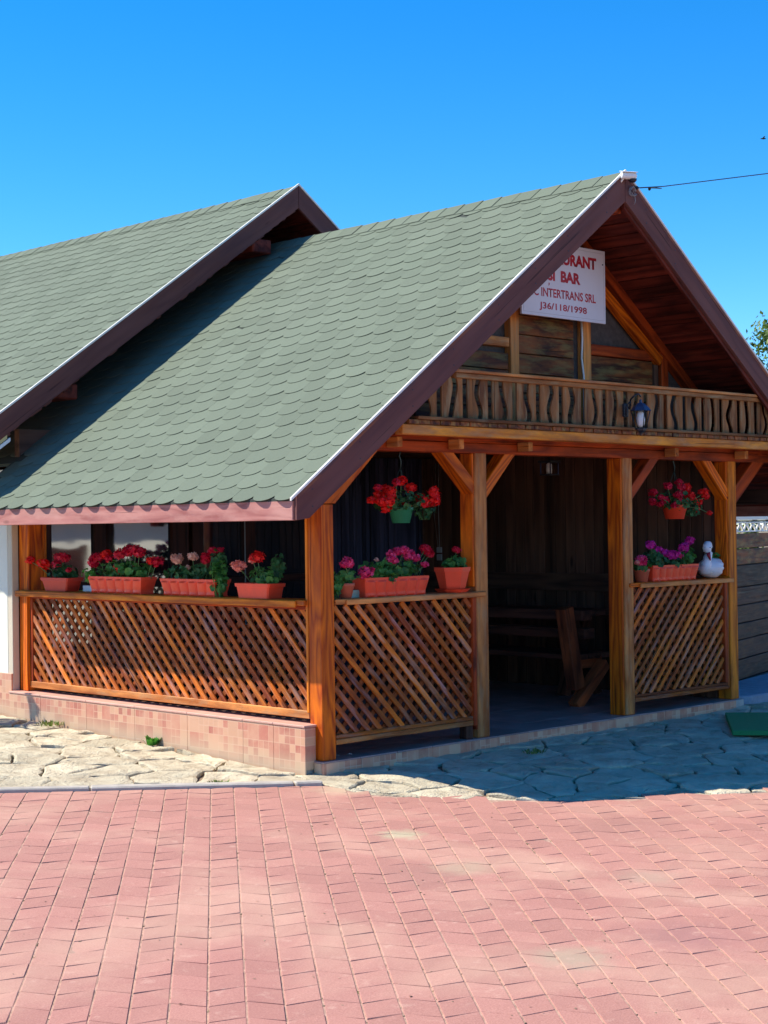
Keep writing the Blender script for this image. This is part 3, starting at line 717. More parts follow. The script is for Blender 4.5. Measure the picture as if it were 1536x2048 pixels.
# wavy balusters
def wav(seed, u): 
    r_ = random.Random(seed); a = r_.uniform(.016, .026) * r_.choice((-1, 1)); k = r_.choice((1., 1.25, 1.5)); ph = r_.uniform(-.6, .6)
    return a * math.sin(2 * math.pi * (k * u * .8 + ph)) + .006 * math.sin(9 * u)
X0 = .81
for i in range(-2, 17):
    xa = X0 + i * .2535 + .024; xb = X0 + (i + 1) * .2535 - .024; xm = (xa + xb) / 2 + random.uniform(-.012, .012); gw = random.uniform(.022, .029)
    zt = 2.500; zl = 2.19
    for half in (0, 1):
        poly = []
        N = 12
        if half == 0: poly = [(xa, zl), ] + [(xm - gw + wav(i, q / N), zl + (zt - zl) * q / N) for q in range(N + 1)] + [(xa, zt)]
        else: poly = [(xm + gw + wav(i, q / N), zl + (zt - zl) * q / N) for q in range(N + 1)] + [(xb, zt), (xb, zl)]
        if half == 0 and i == 5: pass
        poly = [(min(max(px, XE), 5.0), min(pz, Tz(px, .10))) for px, pz in poly]
        if min(p[0] for p in poly) < .62 or max(p[0] for p in poly) > 5.02: continue
        prism('baluster', poly, 'y', -.290, -.276, 'baluster', bal, .0015, grain=(0, 0, 1))

# gable wall, set back behind the balcony
KG = 1.02987
gx = lambda x_: -6.9458 + KG * (x_ + 6.9458)
gz = lambda z_: 1.5 + KG * (z_ - 1.5)
gw_ = prism('gable_wall', [(.62, 2.185), (4.9, 2.185), (4.9, Tz(4.9, .09)), (XR, Tz(XR, .09)), (.62, Tz(.62, .09))], 'y', .390, .415, 'graypanel', porch)
def gpost(x0, x1, z1, mat): bar('gable_post', gx(x0), gx(x1), .325, .389, 2.19, z1, mat, porch, 'z')
gpost(1.985, 2.080, 3.50, 'weathered'); gpost(2.835, 2.930, 3.72, 'weathered'); gpost(3.846, 3.935, 2.93, 'redbrown'); gpost(3.75, 3.80, 2.80, 'darkwall')
def gplank(x0, x1, z0, z1, mat='gable', y0=.345):
    bar('gable_plank', gx(x0), gx(x1), y0, .3895, gz(z0), gz(z1), mat, gw_, 'x', .004)
for z0, z1 in ((2.18, 2.315), (2.32, 2.455), (2.46, 2.60), (2.605, 2.745), (2.75, 2.885), (2.89, 3.03), (3.035, 3.17), (3.175, 3.3)): gplank(2.083, 2.74, z0, z1)
gplank(1.50, 1.982, 2.785, 2.855, 'weathered', .335)
gplank(1.45, 1.982, 2.62, 2.74); gplank(1.0, 1.982, 2.49, 2.615); gplank(1.0, 1.982, 2.18, 2.34); gplank(1.0, 1.982, 2.345, 2.485)
gplank(1.62, 1.92, 2.97, 3.03, 'weathered', .34); gplank(1.62, 1.7, 2.86, 2.965, 'weathered', .34)
gplank(2.933, 3.84, 2.79, 2.872, 'redbrown', .325)
gplank(2.933, 3.745, 2.60, 2.785); gplank(2.933, 3.745, 2.455, 2.595); gplank(2.933, 3.745, 2.18, 2.45)
for sg_ in (1, -1):
    timber('inner_rafter', (XR + sg_ * .02, .345, Tz(XR + .02, .135)), (XR + sg_ * 2.2, .345, Tz(XR + 2.2, .135)), .085, .075, 'redbrown', porch)
timber('inner_rafter', (3.30, .33, 3.395), (4.13, .33, 2.825), .07, .075, 'orange', porch)
tube('wire', [(gx(2.795), .315, gz(3.10)), (gx(2.80), .31, gz(2.9)), (gx(2.795), .315, gz(2.75)), (gx(2.812), .31, gz(2.62)), (gx(2.815), .31, 2.2)], .008, 'whiteplastic', porch, 6)

# interior walls of the porch
x = .0
rw = slab('side_wall', 4.66, 4.70, .14, 3.5, -.2, 2.15, 'darkwall', porch, 0)
y = .145
while y < 3.48:
    w = random.uniform(.105, .13); bar('wall_plank', 4.635, 4.659, y, y + w - .007, .0, 2.15, 'darkwall', rw, 'z', .004); y += w
bar('wainscot_rail', 4.60, 4.634, .15, 3.45, .88, 1.04, 'darkwall', rw, 'y')
bw = slab('back_wall', .02, 4.655, 3.552, 3.62, -.1, 2.3, 'darkwall', porch, 0)
x = 3.10
while x < 4.55:
    w = random.choice((.05, .05, .06, .035)); bar('wall_batten', x, x + w - .006, 3.515 - (random.random() < .4) * .012, 3.551, .0, 2.15, 'navy', bw, 'z', .006); x += w
bar('door_panel', 4.18, 4.45, 3.500, 3.512, .9, 1.58, 'navy', bw, 'z')
bar('door_edge', 4.452, 4.47, 3.495, 3.512, .5, 1.62, 'metal_blue', bw, 'z')

# windows in the back wall
def window(x0, x1, panes, z0=.55, z1=1.95):
    f = bar('window', x0, x1, 3.49, 3.548, z0 - .06, z0, 'window', porch)
    bar('window_head', x0, x1, 3.49, 3.548, z1, z1 + .06, 'window', f)
    for a, c in panes:
        bar('pane', a, c, 3.528, 3.534, 1.065, z1, 'glass', f, 'x', 0); bar('pane', a, c, 3.528, 3.534, z0, 1.0, 'glass', f, 'x', 0)
        bar('window_rail', a - .004, c + .004, 3.50, 3.545, 1.002, 1.063, 'window', f)
    ed = [x0] + [q for pr in panes for q in pr] + [x1]
    for a, c in zip(ed[::2], ed[1::2]): bar('window_stile', a, c, 3.495, 3.546, z0, z1, 'window', f, 'z')
    return f
window(.215, 1.66, [(.275, .69), (.80, 1.48)])
window(1.70, 3.10, [(1.82, 2.27), (2.41, 3.05)])
bar('curtain', 1.74, 1.815, 3.50, 3.52, .6, 1.95, 'socket', porch, 'z')
bar('window_trim', 2.272, 2.285, 3.488, 3.494, .6, 1.95, 'galv', porch, 'z')
sk = bar('socket_box', 4.622, 4.634, 3.30, 3.37, 1.22, 1.275, 'socket', porch, 'z', .004)
bar('socket_box', 4.622, 4.634, 3.30, 3.37, 1.145, 1.205, 'socket', porch, 'z', .004)
tube('wire', [(4.628, 3.35, 1.27), (4.628, 3.40, 1.6), (4.628, 3.37, 2.1)], .004, 'galv', porch, 6)
tube('wire', [(4.628, 3.33, 1.27), (4.628, 3.34, 1.6), (4.628, 3.33, 2.1)], .004, 'galv', porch, 6)

# ------------------------------------------------------------------ MAIN HOUSE behind
XB, ZB, MB_ = 2.80, 4.602, .705
Bz = lambda x, o=0.: ZB - MB_ * abs(x - XB) - o
house = thing('main_house', 'long house with cream walls and green shingled roof behind the porch', 'building', (-.06, 3.6, 0))
BE, BE2 = -.64, 6.24
hr = prism('roof', [(BE, Bz(BE, .033)), (XB, Bz(XB, .033)), (BE2, Bz(BE2, .033)), (BE2, Bz(BE2, .058)), (XB, Bz(XB, .058)), (BE, Bz(BE, .058))], 'y', 3.33, 14, 'underlay', house)
roof_slope(hr, BE - .012, Bz(BE - .012, .033), XB, ZB - .033, 3.309, 14, 300, 1)
roof_slope(hr, BE2 + .012, Bz(BE2 + .012, .033), XB, ZB - .033, 3.309, 14, 0, -1)
ridge_caps(hr, XB, ZB - .026, 3.31, 14, MB_)
for sgn in (-1, 1):
    xa = XB + sgn * .002; xb = XB + sgn * 3.42
    prism('rake_board', [(xa, Bz(xa, .014)), (xb, Bz(xb, .014)), (xb, Bz(xb, .20)), (xb - sgn * .1, Bz(xb - sgn * .1, .222)), (xa, Bz(xa, .222))], 'y', 3.30, 3.328, 'rake', house, .003, grain=(1, 0, -sgn * MB_))
    x = 0.
    while x < 3.42:
        x2 = min(x + random.uniform(.8, 1.1), 3.42); a = XB + sgn * (x + .001); c = XB + sgn * (x2 - .001)
        prism('drip_edge', [(a, Bz(a, .018)), (c, Bz(c, .018)), (c, Bz(c, 0)), (a, Bz(a, 0))], 'y', 3.291, 3.308, 'white_trim', hr, .001); x = x2
    s = .01; ub = Vector((1, 0, MB_)).normalized()
    while s < 4.15:
        w = random.uniform(.09, .14); c = s + w / 2; x = (BE + ub.x * c) if sgn < 0 else (BE2 - ub.x * c)
        z = Bz(x, .058) - .013 / ub.x
        timber('soffit_plank', (x, 3.335, z), (x, 4.43, z), w - .006, .024, 'soffit', hr, (ub.z * sgn, 0, ub.x), .003)
        if sgn < 0 and random.random() < .75: timber('soffit_lath', (x, 3.331, Bz(x, .20) - random.uniform(0, .02)), (x, 3.42, Bz(x, .21)), w * random.uniform(.5, .95), .05, 'rake', hr, (ub.z * sgn, 0, ub.x), .006, rag=.006)
        s += w
ws = slab('side_wall', -.06, .0, 3.62, 4.45, -.3, 1.98, 'plaster', house, .004)
slab('side_wall', -.06, .10, 4.452, 14, -.3, 2.50, 'plaster', house, .004)
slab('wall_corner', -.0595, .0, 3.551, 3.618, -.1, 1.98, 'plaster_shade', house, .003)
y = 3.552
while y < 9:
    slab('plinth_tile', -.075, -.0605, y + .001, y + .45, -.05, .365, 'tile_side', ws, .001); y += .452
prism('gable_wall', [(-.05, 2.0), (5.6, 2.0), (5.6, Bz(5.6, .09)), (XB, Bz(XB, .09)), (-.05, Bz(-.05, .09))], 'y', 4.452, 4.50, 'darkwall', house)
z = 2.0; gwp = None
while z < 4.45:
    xw = (ZB - .10 - (z + .135) - .0) / MB_ ; xa = max(-.04, XB - xw); xb = min(5.58, XB + xw)
    if xb - xa > .15: bar('gable_plank', xa, xb, 4.43, 4.451, z, z + .138, 'gable', house, 'x', .004)
    z += .142
for px_, pz_ in ((2.42, 3.995), (.345, 2.60), (4.9, 2.9)): bar('purlin_end', px_ - .11, px_ + .11, 3.37, 4.44, pz_ - .055, pz_ + .07, 'soffit', house, 'y', .01)
prism('gutter_board', [(-.24, 2.288), (-.62, 2.02), (-.62, 1.935), (-.24, 2.205)], 'y', 3.306, 3.318, 'yellowboard', house, .001)
prism('gutter_trim', [(-.215, 2.215), (-.62, 1.93), (-.62, 1.90), (-.215, 2.185)], 'y', 3.30, 3.32, 'whiteplastic', house, .001)
slab('right_wall', 5.55, 5.65, 3.62, 14, -.3, 2.3, 'plaster', house, .004)

# ------------------------------------------------------------------ flower pieces
def rnd_unit(r_):
    while True:
        v = Vector((r_.uniform(-1, 1), r_.uniform(-1, 1), r_.uniform(-1, 1)))
        if .1 < v.length < 1: return v.normalized()
def head_mesh(seed, mat, shaggy=.2):
    r_ = random.Random(seed); bm = bmesh.new()
    N = 34
    for k in range(N):
        z = 1 - 2 * (k + .5) / N; a = 2.4 * k + r_.uniform(-.2, .2); rr = math.sqrt(1 - z * z)
        n = Vector((rr * math.cos(a), rr * math.sin(a), z * .8)); c = n * (.70 + r_.uniform(-shaggy, shaggy * .8))
        nn = (n + rnd_unit(r_) * .5).normalized(); R = basis(nn); th = r_.uniform(0, 6)
        # five-petalled floret as cupped pentagon star
        cen = bm.verts.new(c - nn * .05); ring = []
        for q in range(10):
            rad = (.36 if q % 2 == 0 else .22) * r_.uniform(.85, 1.15); aa = th + q * math.pi / 5
            ring.append(bm.verts.new(c + R @ Vector((.06 if q % 2 == 0 else .0, rad * math.cos(aa), rad * math.sin(aa)))))
        for q in range(10): bm.faces.new((cen, ring[q], ring[(q + 1) % 10]))
    me = bm_mesh(bm); me.materials.append(MT[mat]); return me
HM = {}
for c_ in ('red', 'crimson', 'pink', 'magenta', 'salmon', 'peach'): HM[c_] = [head_mesh(i * 3 + len(c_), c_) for i in range(3)]
def add_leaf(bm, p, n, r, r_, lobes=True):
    R = basis(n); th = r_.uniform(0, 6.28); cen = bm.verts.new(p - Vector(n) * r * .18); ring = []
    N = 9
    for q in range(N):
        a = th + q * 2 * math.pi / N; rad = r * (1 if q else .35) * r_.uniform(.88, 1.08)
        ring.append(bm.verts.new(p + R @ Vector((r * .14 * math.sin(3 * a) + r * .05, rad * math.cos(a), rad * math.sin(a)))))
    for q in range(N): bm.faces.new((cen, ring[q], ring[(q + 1) % N]))
def foliage(name, parent, cen, size, n, mat='leaf', seed=1, lr=(.016, .03), up=.6, world=None):
    """cen/size in world; leaves through an ellipsoid volume with short stalks"""
    r_ = random.Random(seed); bm = bmesh.new(); cen = Vector(cen)
    for k in range(n):
        v = rnd_unit(r_) * (r_.random() ** .45); p = cen + Vector((v.x * size[0], v.y * size[1], v.z * size[2]))
        nn = (Vector((v.x, v.y, v.z * .6 + up)) + rnd_unit(r_) * .55 + Vector((-.25, -.25, 0))).normalized()
        add_leaf(bm, p - cen, nn, r_.uniform(*lr), r_)
        if k % 4 == 0: 
            b_ = Vector((v.x * size[0] * .4, v.y * size[1] * .4, -size[2])); tube_bm(bm, [b_, (b_ + (p - cen)) / 2 + Vector((0, 0, .01)), p - cen], .0022, 4, False)
    return mobj(name, bm_mesh(bm), mat, parent, T(cen), kind='stuff')
def heads(parent, lst, base, plane, y0, dy=.03, seed=0, stem=True):
    """lst: (u, z, r, colour); plane 'x' -> position (y0, u, z), 'y' -> (u, y0, z)"""
    r_ = random.Random(seed)
    for k, (u_, z_, rr, colr) in enumerate(lst):
        d = y0 + r_.uniform(-dy, dy); p = Vector((d, u_, z_)) if plane == 'x' else Vector((u_, d, z_))
        m_ = T(p) @ Matrix.Rotation(r_.uniform(0, 6), 4, 'Z') @ Matrix.Rotation(r_.uniform(-.5, .5), 4, 'X') @ Matrix.Diagonal((rr * 1.36, rr * 1.36, rr * r_.uniform(1.1, 1.28), 1))
        mobj('flower_head', HM[colr][k % 3], None, parent, m_)
        if stem:
            b_ = Vector(base(p)); tube('flower_stem', [b_ - p, (b_ - p) * .5 + Vector((r_.uniform(-.012, .012), r_.uniform(-.012, .012), .01)), Vector((0, 0, -rr * .3))], [.0035, .003, .0028], 'stem', parent, 5, T(p))
def trough(name, parent, c, length, w_bot, w_top, h, axis, mat='terracotta', flutes=6, lens=.93):
    """fluted window box; c = centre of base"""
    bm = bmesh.new(); rings = []
    prof = [(0, .0, 0), (.012, .04, 1), (.03, .09, 0.9), (h * .5, .5, 1), (h - .028, .9, 1), (h - .016, 1.0, 0), (h - .015, 1.03, 0), (h, 1.05, 0), (h, 1.0, 0), (h - .018, .98, 0)]
    n_l, n_w = 48, 8
    def ring(zz, f, fl):
        L = length * (lens + (1 - lens) * f) / 2; Wd = (w_bot + (w_top - w_bot) * f) / 2; vs = []
        def edge(u_, side):
            dd = fl * .016 * abs(math.sin(math.pi * flutes * u_)) ** .5 if fl else .006
            return dd
        for i in range(n_l): t_ = i / n_l; vs.append((-L + 2 * L * t_, -(Wd - .010) - edge(t_, 0)))
        for i in range(n_w): t_ = i / n_w; vs.append((L + fl * .0, -(Wd - .004) + 2 * (Wd - .004) * t_))
        for i in range(n_l): t_ = i / n_l; vs.append((L - 2 * L * t_, (Wd - .010) + edge(t_, 0)))
        for i in range(n_w): t_ = i / n_w; vs.append((-L, (Wd - .004) - 2 * (Wd - .004) * t_))
        return [bm.verts.new((x_, y_, zz)) for x_, y_ in vs]
    rings = [ring(*q) for q in prof]
    for a, d in zip(rings, rings[1:]):
        n = len(a)
        for i in range(n): bm.faces.new((a[i], a[(i + 1) % n], d[(i + 1) % n], d[i]))
    bm.faces.new(rings[0][::-1]); bm.faces.new(rings[-1])
    me = bm_mesh(bm); 
    R = Matrix.Identity(4) if axis == 'x' else Matrix.Rotation(math.pi / 2, 4, 'Z')
    mobj(name, me, mat, parent, T(c) @ R)
def sqpot(name, parent, c, lx_, ly_, h, mat, f=.80):
    bm = bmesh.new(); prof = [(0, f, 0), (h - .025, .96, 0), (h - .024, 1.03, 0), (h, 1.05, 0), (h, .97, 0), (h - .02, .95, 0)]; rings = []
    for z_, s_, _ in prof:
        a, d = lx_ / 2 * s_, ly_ / 2 * s_; ch = .01; rings.append([bm.verts.new(q + (z_,)) for q in ((-a + ch, -d), (a - ch, -d), (a, -d + ch), (a, d - ch), (a - ch, d), (-a + ch, d), (-a, d - ch), (-a, -d + ch))])
    for a, d in zip(rings, rings[1:]):
        for i in range(8): bm.faces.new((a[i], a[(i + 1) % 8], d[(i + 1) % 8], d[i]))
    bm.faces.new(rings[0][::-1]); bm.faces.new(rings[-1]); bmesh.ops.bevel(bm, geom=[e for e in bm.edges if abs(e.verts[0].co.z - e.verts[1].co.z) < 1e-6 and e.verts[0].co.z > h - .001], offset=.002, segments=1, affect='EDGES')
    return mobj(name, bm_mesh(bm), mat, parent, T(c))
def roundpot(name, parent, c, r0, r1, h, mat, seg=20, rim=.02, tw=0):
    bm = bmesh.new(); lathe_bm(bm, [(r0, 0), (r1 * .95, h - rim), (r1, h - rim + .001), (r1 * 1.03, h), (r1 * .93, h), (r1 * .9, h - .012)], seg, twist=tw); mobj(name, bm_mesh(bm, smooth=seg > 10), mat, parent, T(c))

SZ = 1.0245
# --- side shelf
def side_planter(label, y, parts_fn, group=None):
    t_ = thing('geranium_planter', label, 'planter', (.05, y, SZ), group); parts_fn(t_); return t_
t_ = thing('geranium_planter', 'small dark red bowl of red geraniums at the left end of the long side shelf', 'planter', (.04, 3.01, SZ))
sqpot('pot', t_, (.045, 3.01, SZ), .15, .36, .105, 'darkterra')
foliage('foliage', t_, (.045, 3.0, SZ + .15), (.075, .17, .075), 70, 'leafdark', 11)
heads(t_, [(3.384, 1.261, .036, 'red'), (3.222, 1.232, .05, 'red'), (2.957, 1.283, .045, 'crimson'), (3.04, 1.29, .035, 'crimson'), (3.02, 1.235, .034, 'crimson'), (2.86, 1.19, .022, 'crimson')], lambda p: (.045, 3.0 + (p.y - 3.0) * .4, SZ + .10), 'x', .02, .02, 1)
t_ = thing('geranium_planter', 'ribbed terracotta trough with bright red geraniums, second from the left on the side shelf', 'planter', (.04, 2.23, SZ))
trough('pot', t_, (.05, 2.23, SZ), .67, .125, .15, .122, 'y')
foliage('foliage', t_, (.045, 2.22, SZ + .165), (.085, .36, .075), 150, 'leaf', 12); foliage('foliage', t_, (-.0, 2.56, SZ + .13), (.05, .09, .06), 45, 'weed', 13, lr=(.01, .02))
heads(t_, [(2.57, 1.268, .045, 'crimson'), (2.498, 1.285, .046, 'crimson'), (2.53, 1.24, .036, 'crimson'), (2.37, 1.308, .040, 'red'), (2.33, 1.28, .03, 'crimson'), (2.18, 1.315, .044, 'crimson'), (2.136, 1.34, .044, 'crimson'), (2.062, 1.335, .046, 'crimson'), (1.995, 1.345, .044, 'crimson'), (1.94, 1.33, .042, 'crimson'), (2.226, 1.213, .034, 'red'), (2.24, 1.18, .022, 'crimson'), (1.80, 1.265, .036, 'red'), (1.744, 1.262, .044, 'crimson')], lambda p: (.045, 2.23 + (p.y - 2.23) * .75, SZ + .11), 'x', .01, .035, 2)
t_ = thing('geranium_planter', 'ribbed terracotta trough with pale peach and crimson geraniums and leaves spilling over its right end', 'planter', (.04, 1.36, SZ))
trough('pot', t_, (.05, 1.36, SZ), .62, .125, .15, .118, 'y')
foliage('foliage', t_, (.05, 1.40, SZ + .16), (.08, .30, .06), 110, 'leafdark', 14); foliage('foliage', t_, (-.0, 1.03, SZ + .13), (.07, .085, .13), 90, 'leaf', 15); foliage('foliage', t_, (.03, 1.06, SZ + .27), (.05, .07, .06), 30, 'leafdark', 16)
heads(t_, [(1.494, 1.283, .042, 'peach'), (1.47, 1.27, .032, 'peach'), (1.357, 1.298, .034, 'peach'), (1.19, 1.275, .032, 'crimson'), (1.17, 1.30, .034, 'crimson'), (1.12, 1.335, .034, 'crimson'), (1.06, 1.345, .024, 'crimson'), (1.40, 1.22, .02, 'peach')], lambda p: (.05, 1.36 + (p.y - 1.36) * .7, SZ + .11), 'x', .01, .03, 3)
t_ = thing('geranium_planter', 'plain rectangular terracotta planter with one salmon and one red geranium beside the corner post', 'planter', (.04, .655, SZ))
sqpot('pot', t_, (.045, .655, SZ), .15, .345, .10, 'terracotta', .88)
foliage('foliage', t_, (.045, .60, SZ + .145), (.08, .16, .065), 85, 'leaf', 17); foliage('foliage', t_, (.05, .47, SZ + .23), (.05, .06, .08), 30, 'leafdark', 18)
heads(t_, [(.814, 1.239, .047, 'salmon'), (.635, 1.300, .044, 'red'), (.665, 1.285, .03, 'salmon')], lambda p: (.045, .66 + (p.y - .66) * .5, SZ + .09), 'x', .0, .01, 4)
t_ = slab('white_box', .085, .135, 2.66, 2.79, SZ, SZ + .045, 'whiteplastic', None, .004); tag(t_, 'small white plastic box on the side shelf between the two left planters', 'box')

# --- front left shelf
FZ = 1.0265
t_ = thing('geranium_pot', 'small round clay pot with two pink geranium heads beside the corner post', 'potted plant', (.262, .05, FZ))
roundpot('pot', t_, (.262, .05, FZ), .036, .058, .10, 'clay')
foliage('foliage', t_, (.255, .05, FZ + .135), (.10, .07, .06), 55, 'leaf', 21); foliage('foliage', t_, (.165, .04, FZ + .06), (.035, .03, .08), 16, 'leaf', 22)
heads(t_, [(.231, 1.262, .040, 'pink'), (.205, 1.25, .026, 'pink'), (.258, 1.25, .026, 'pink'), (.40, 1.194, .045, 'pink'), (.385, 1.175, .03, 'pink')], lambda p: (.262, .05, FZ + .09), 'y', .0, .01, 5)
t_ = thing('geranium_planter', 'ribbed terracotta trough with hot pink geraniums on the shelf left of the entrance', 'planter', (.68, .06, FZ))
trough('pot', t_, (.683, .065, FZ), .60, .12, .155, .128, 'x')
foliage('foliage', t_, (.68, .06, FZ + .175), (.29, .085, .075), 190, 'leaf', 23); foliage('foliage', t_, (.62, -.01, FZ + .12), (.04, .02, .04), 8, 'leaf', 24)
heads(t_, [(.68, 1.306, .032, 'pink'), (.665, 1.269, .036, 'pink'), (.70, 1.262, .033, 'pink'), (.733, 1.322, .032, 'pink'), (.76, 1.332, .032, 'pink'), (.80, 1.322, .034, 'pink'), (.82, 1.29, .034, 'pink'), (.855, 1.302, .036, 'pink'), (.895, 1.278, .034, 'pink'), (.985, 1.34, .036, 'crimson'), (1.02, 1.315, .038, 'crimson'), (1.045, 1.30, .03, 'crimson'), (.963, 1.228, .024, 'pink'), (.555, 1.27, .015, 'peach')], lambda p: (.68 + (p.x - .68) * .75, .06, FZ + .115), 'y', .035, .025, 6)
t_ = thing('geranium_pot', 'six-sided terracotta pot on a saucer with one dark pink geranium head', 'potted plant', (1.30, .07, FZ))
roundpot('pot', t_, (1.30, .07, FZ + .024), .088, .125, .15, 'terracotta', 6, .03, .3)
bm = bmesh.new(); lathe_bm(bm, [(.10, 0), (.125, .022), (.13, .024), (.118, .024), (.10, .012)], 6, twist=.3); mobj('saucer', bm_mesh(bm), 'terracotta', t_, T((1.30, .07, FZ)))
foliage('foliage', t_, (1.31, .06, FZ + .20), (.10, .08, .05), 60, 'leaf', 25)
heads(t_, [(1.325, 1.322, .030, 'crimson')], lambda p: (1.30, .07, FZ + .16), 'y', .05, .0, 7)
t_ = sqpot('plastic_tub', None, (.372, .10, FZ), .10, .06, .05, 'palegreen', .95); tag(t_, 'small pale green plastic tub between the clay pot and the pink geranium trough', 'tub')

# --- right shelf
RZ = 1.0225
t_ = thing('geranium_pot', 'small brown clay pot with one pink geranium head on the shelf right of the entrance', 'potted plant', (3.47, .05, RZ))
roundpot('pot', t_, (3.47, .05, RZ), .045, .066, .105, 'clay')
foliage('foliage', t_, (3.46, .03, RZ + .13), (.09, .06, .05), 42, 'leaf', 31)
heads(t_, [(3.40, 1.195, .044, 'pink'), (3.425, 1.18, .034, 'pink'), (3.345, 1.18, .02, 'salmon')], lambda p: (3.47, .05, RZ + .09), 'y', .0, .005, 8)
t_ = thing('geranium_planter', 'ribbed terracotta trough with magenta geraniums beside the white swan', 'planter', (3.875, .07, RZ))
trough('pot', t_, (3.875, .075, RZ), .63, .12, .155, .128, 'x', flutes=7)
foliage('foliage', t_, (3.66, .06, RZ + .18), (.12, .08, .08), 85, 'leafdark', 32); foliage('foliage', t_, (4.08, .06, RZ + .19), (.13, .08, .08), 100, 'leaf', 33); foliage('foliage', t_, (3.88, .05, RZ + .15), (.14, .08, .04), 50, 'leafdark', 34)
heads(t_, [(3.57, 1.318, .038, 'magenta'), (3.61, 1.312, .03, 'magenta'), (3.695, 1.272, .038, 'magenta'), (3.74, 1.25, .038, 'magenta'), (3.79, 1.235, .038, 'magenta'), (3.858, 1.232, .04, 'magenta'), (3.92, 1.235, .036, 'magenta'), (3.975, 1.222, .034, 'pink'), (3.984, 1.286, .038, 'magenta'), (4.033, 1.300, .034, 'magenta'), (4.05, 1.27, .03, 'magenta'), (4.111, 1.341, .036, 'magenta')], lambda p: (3.875 + (p.x - 3.875) * .75, .06, RZ + .115), 'y', .03, .025, 9)
# swan
t_ = thing('swan_planter', 'white ceramic swan planter with a dark red beak on the right shelf', 'planter', (4.43, .06, RZ))
bm = bmesh.new()
bmesh.ops.create_uvsphere(bm, u_segments=28, v_segments=18, radius=1)
for v in bm.verts:
    x_, y_, z_ = v.co
    s_ = 1.0 + .10 * max(0, x_) ; tail = max(0, x_ - .3)
    v.co = Vector((x_ * .150 + .015, y_ * .105 * (1 - .25 * max(0, x_)), z_ * (.080 if z_ > 0 else .088) + .088 + tail * .045))
    if v.co.z < .002: v.co.z = .002
# folded wing relief
for v in bm.verts:
    if v.co.x > -.03: v.co.y *= 1 + .06 * math.sin(v.co.z * 160 + v.co.x * 20)
tube_bm(bm, [(-.085, -.01, .06), (-.105, -.015, .12), (-.09, -.018, .17), (-.058, -.018, .215), (-.052, -.018, .255), (-.072, -.02, .282), (-.098, -.024, .28), (-.118, -.03, .255), (-.124, -.034, .225), (-.124, -.036, .205)], [.062, .048, .036, .031, .029, .030, .034, .037, .032, .012], 14)
mobj('swan_body', bm_mesh(bm, smooth=True), 'swan', t_, T((4.44, .06, RZ)) @ Matrix.Rotation(.15, 4, 'Z'))
bm = bmesh.new(); tube_bm(bm, [(0, 0, .01), (.004, -.008, -.02), (.008, -.018, -.055)], [.018, .014, .004], 8); mobj('beak', bm_mesh(bm, smooth=True), 'beak', t_, T((4.322, .0, RZ + .205)))
bm = bmesh.new()
for dx in (-.026, .014): bmesh.ops.create_icosphere(bm, subdivisions=1, radius=.005, matrix=T((dx, -.018, .0)))
mobj('eye', bm_mesh(bm), 'metal_black', t_, T((4.325, -.018, RZ + .258)))
foliage('foliage', t_, (4.50, .07, RZ + .165), (.085, .055, .045), 38, 'leaf', 35, lr=(.012, .022))

# --- hanging baskets
def hanging(label, c, potmat, lst, mat_f, seed, top, rp=(.06, .085, .105)):
    t_ = thing('hanging_basket', label, 'hanging basket', c)
    roundpot('pot', t_, c, rp[0], rp[1], rp[2], potmat, 20, .018)
    for k in range(3):
        a = k * 2.09 + .5; rr = rp[1]; tube('hanger_wire', [(rr * math.cos(a), rr * math.sin(a), rp[2]), (.012 * math.cos(a), .012 * math.sin(a), rp[2] + .24), (0, 0, rp[2] + .27)], .0022, 'felt', t_, 5, T(c))
    tube('hanger_hook', [(0, 0, rp[2] + .26), (.008, 0, rp[2] + .31), (-.006, .003, rp[2] + .35), (.006, -.003, rp[2] + .385), (0, 0, top - c[2])], .0045, 'felt', t_, 6, T(c))
    foliage('foliage', t_, (c[0], c[1], c[2] + .15), (.24, .17, .075), 170, mat_f, seed, lr=(.012, .026)); foliage('foliage', t_, (c[0] + .20, c[1] - .03, c[2] + .09), (.10, .08, .07), 60, mat_f, seed + 1, lr=(.009, .02))
    heads(t_, lst, lambda p: (c[0] + (p.x - c[0]) * .35, c[1] + (p.y - c[1]) * .35, c[2] + .10), 'y', c[1] - .05, .07, seed)
rr_ = random.Random(77)
H1 = [(.727, 1.791, .036), (.841, 1.748, .036), (.644, 1.613, .035), (.805, 1.623, .035), (.716, 1.674, .034), (.594, 1.717, .035), (.623, 1.74, .032), (.514, 1.653, .036), (.565, 1.657, .035), (.53, 1.75, .028), (.633, 1.784, .03), (1.0, 1.725, .036), (.975, 1.684, .034), (1.055, 1.695, .038), (.931, 1.65, .036), (1.074, 1.636, .024), (.664, 1.69, .03), (1.03, 1.66, .036), (.955, 1.66, .034), (.55, 1.70, .034), (.58, 1.68, .03), (.49, 1.665, .028), (1.085, 1.67, .03)]
hanging('hanging green pot of round scarlet geraniums left of the entrance', (.79, .06, 1.512), 'greenpot', [(a, z_, r_, 'red' if k_ not in (9, 10) else 'crimson') for k_, (a, z_, r_) in enumerate(H1)], 'leafdark', 41, 1.995)
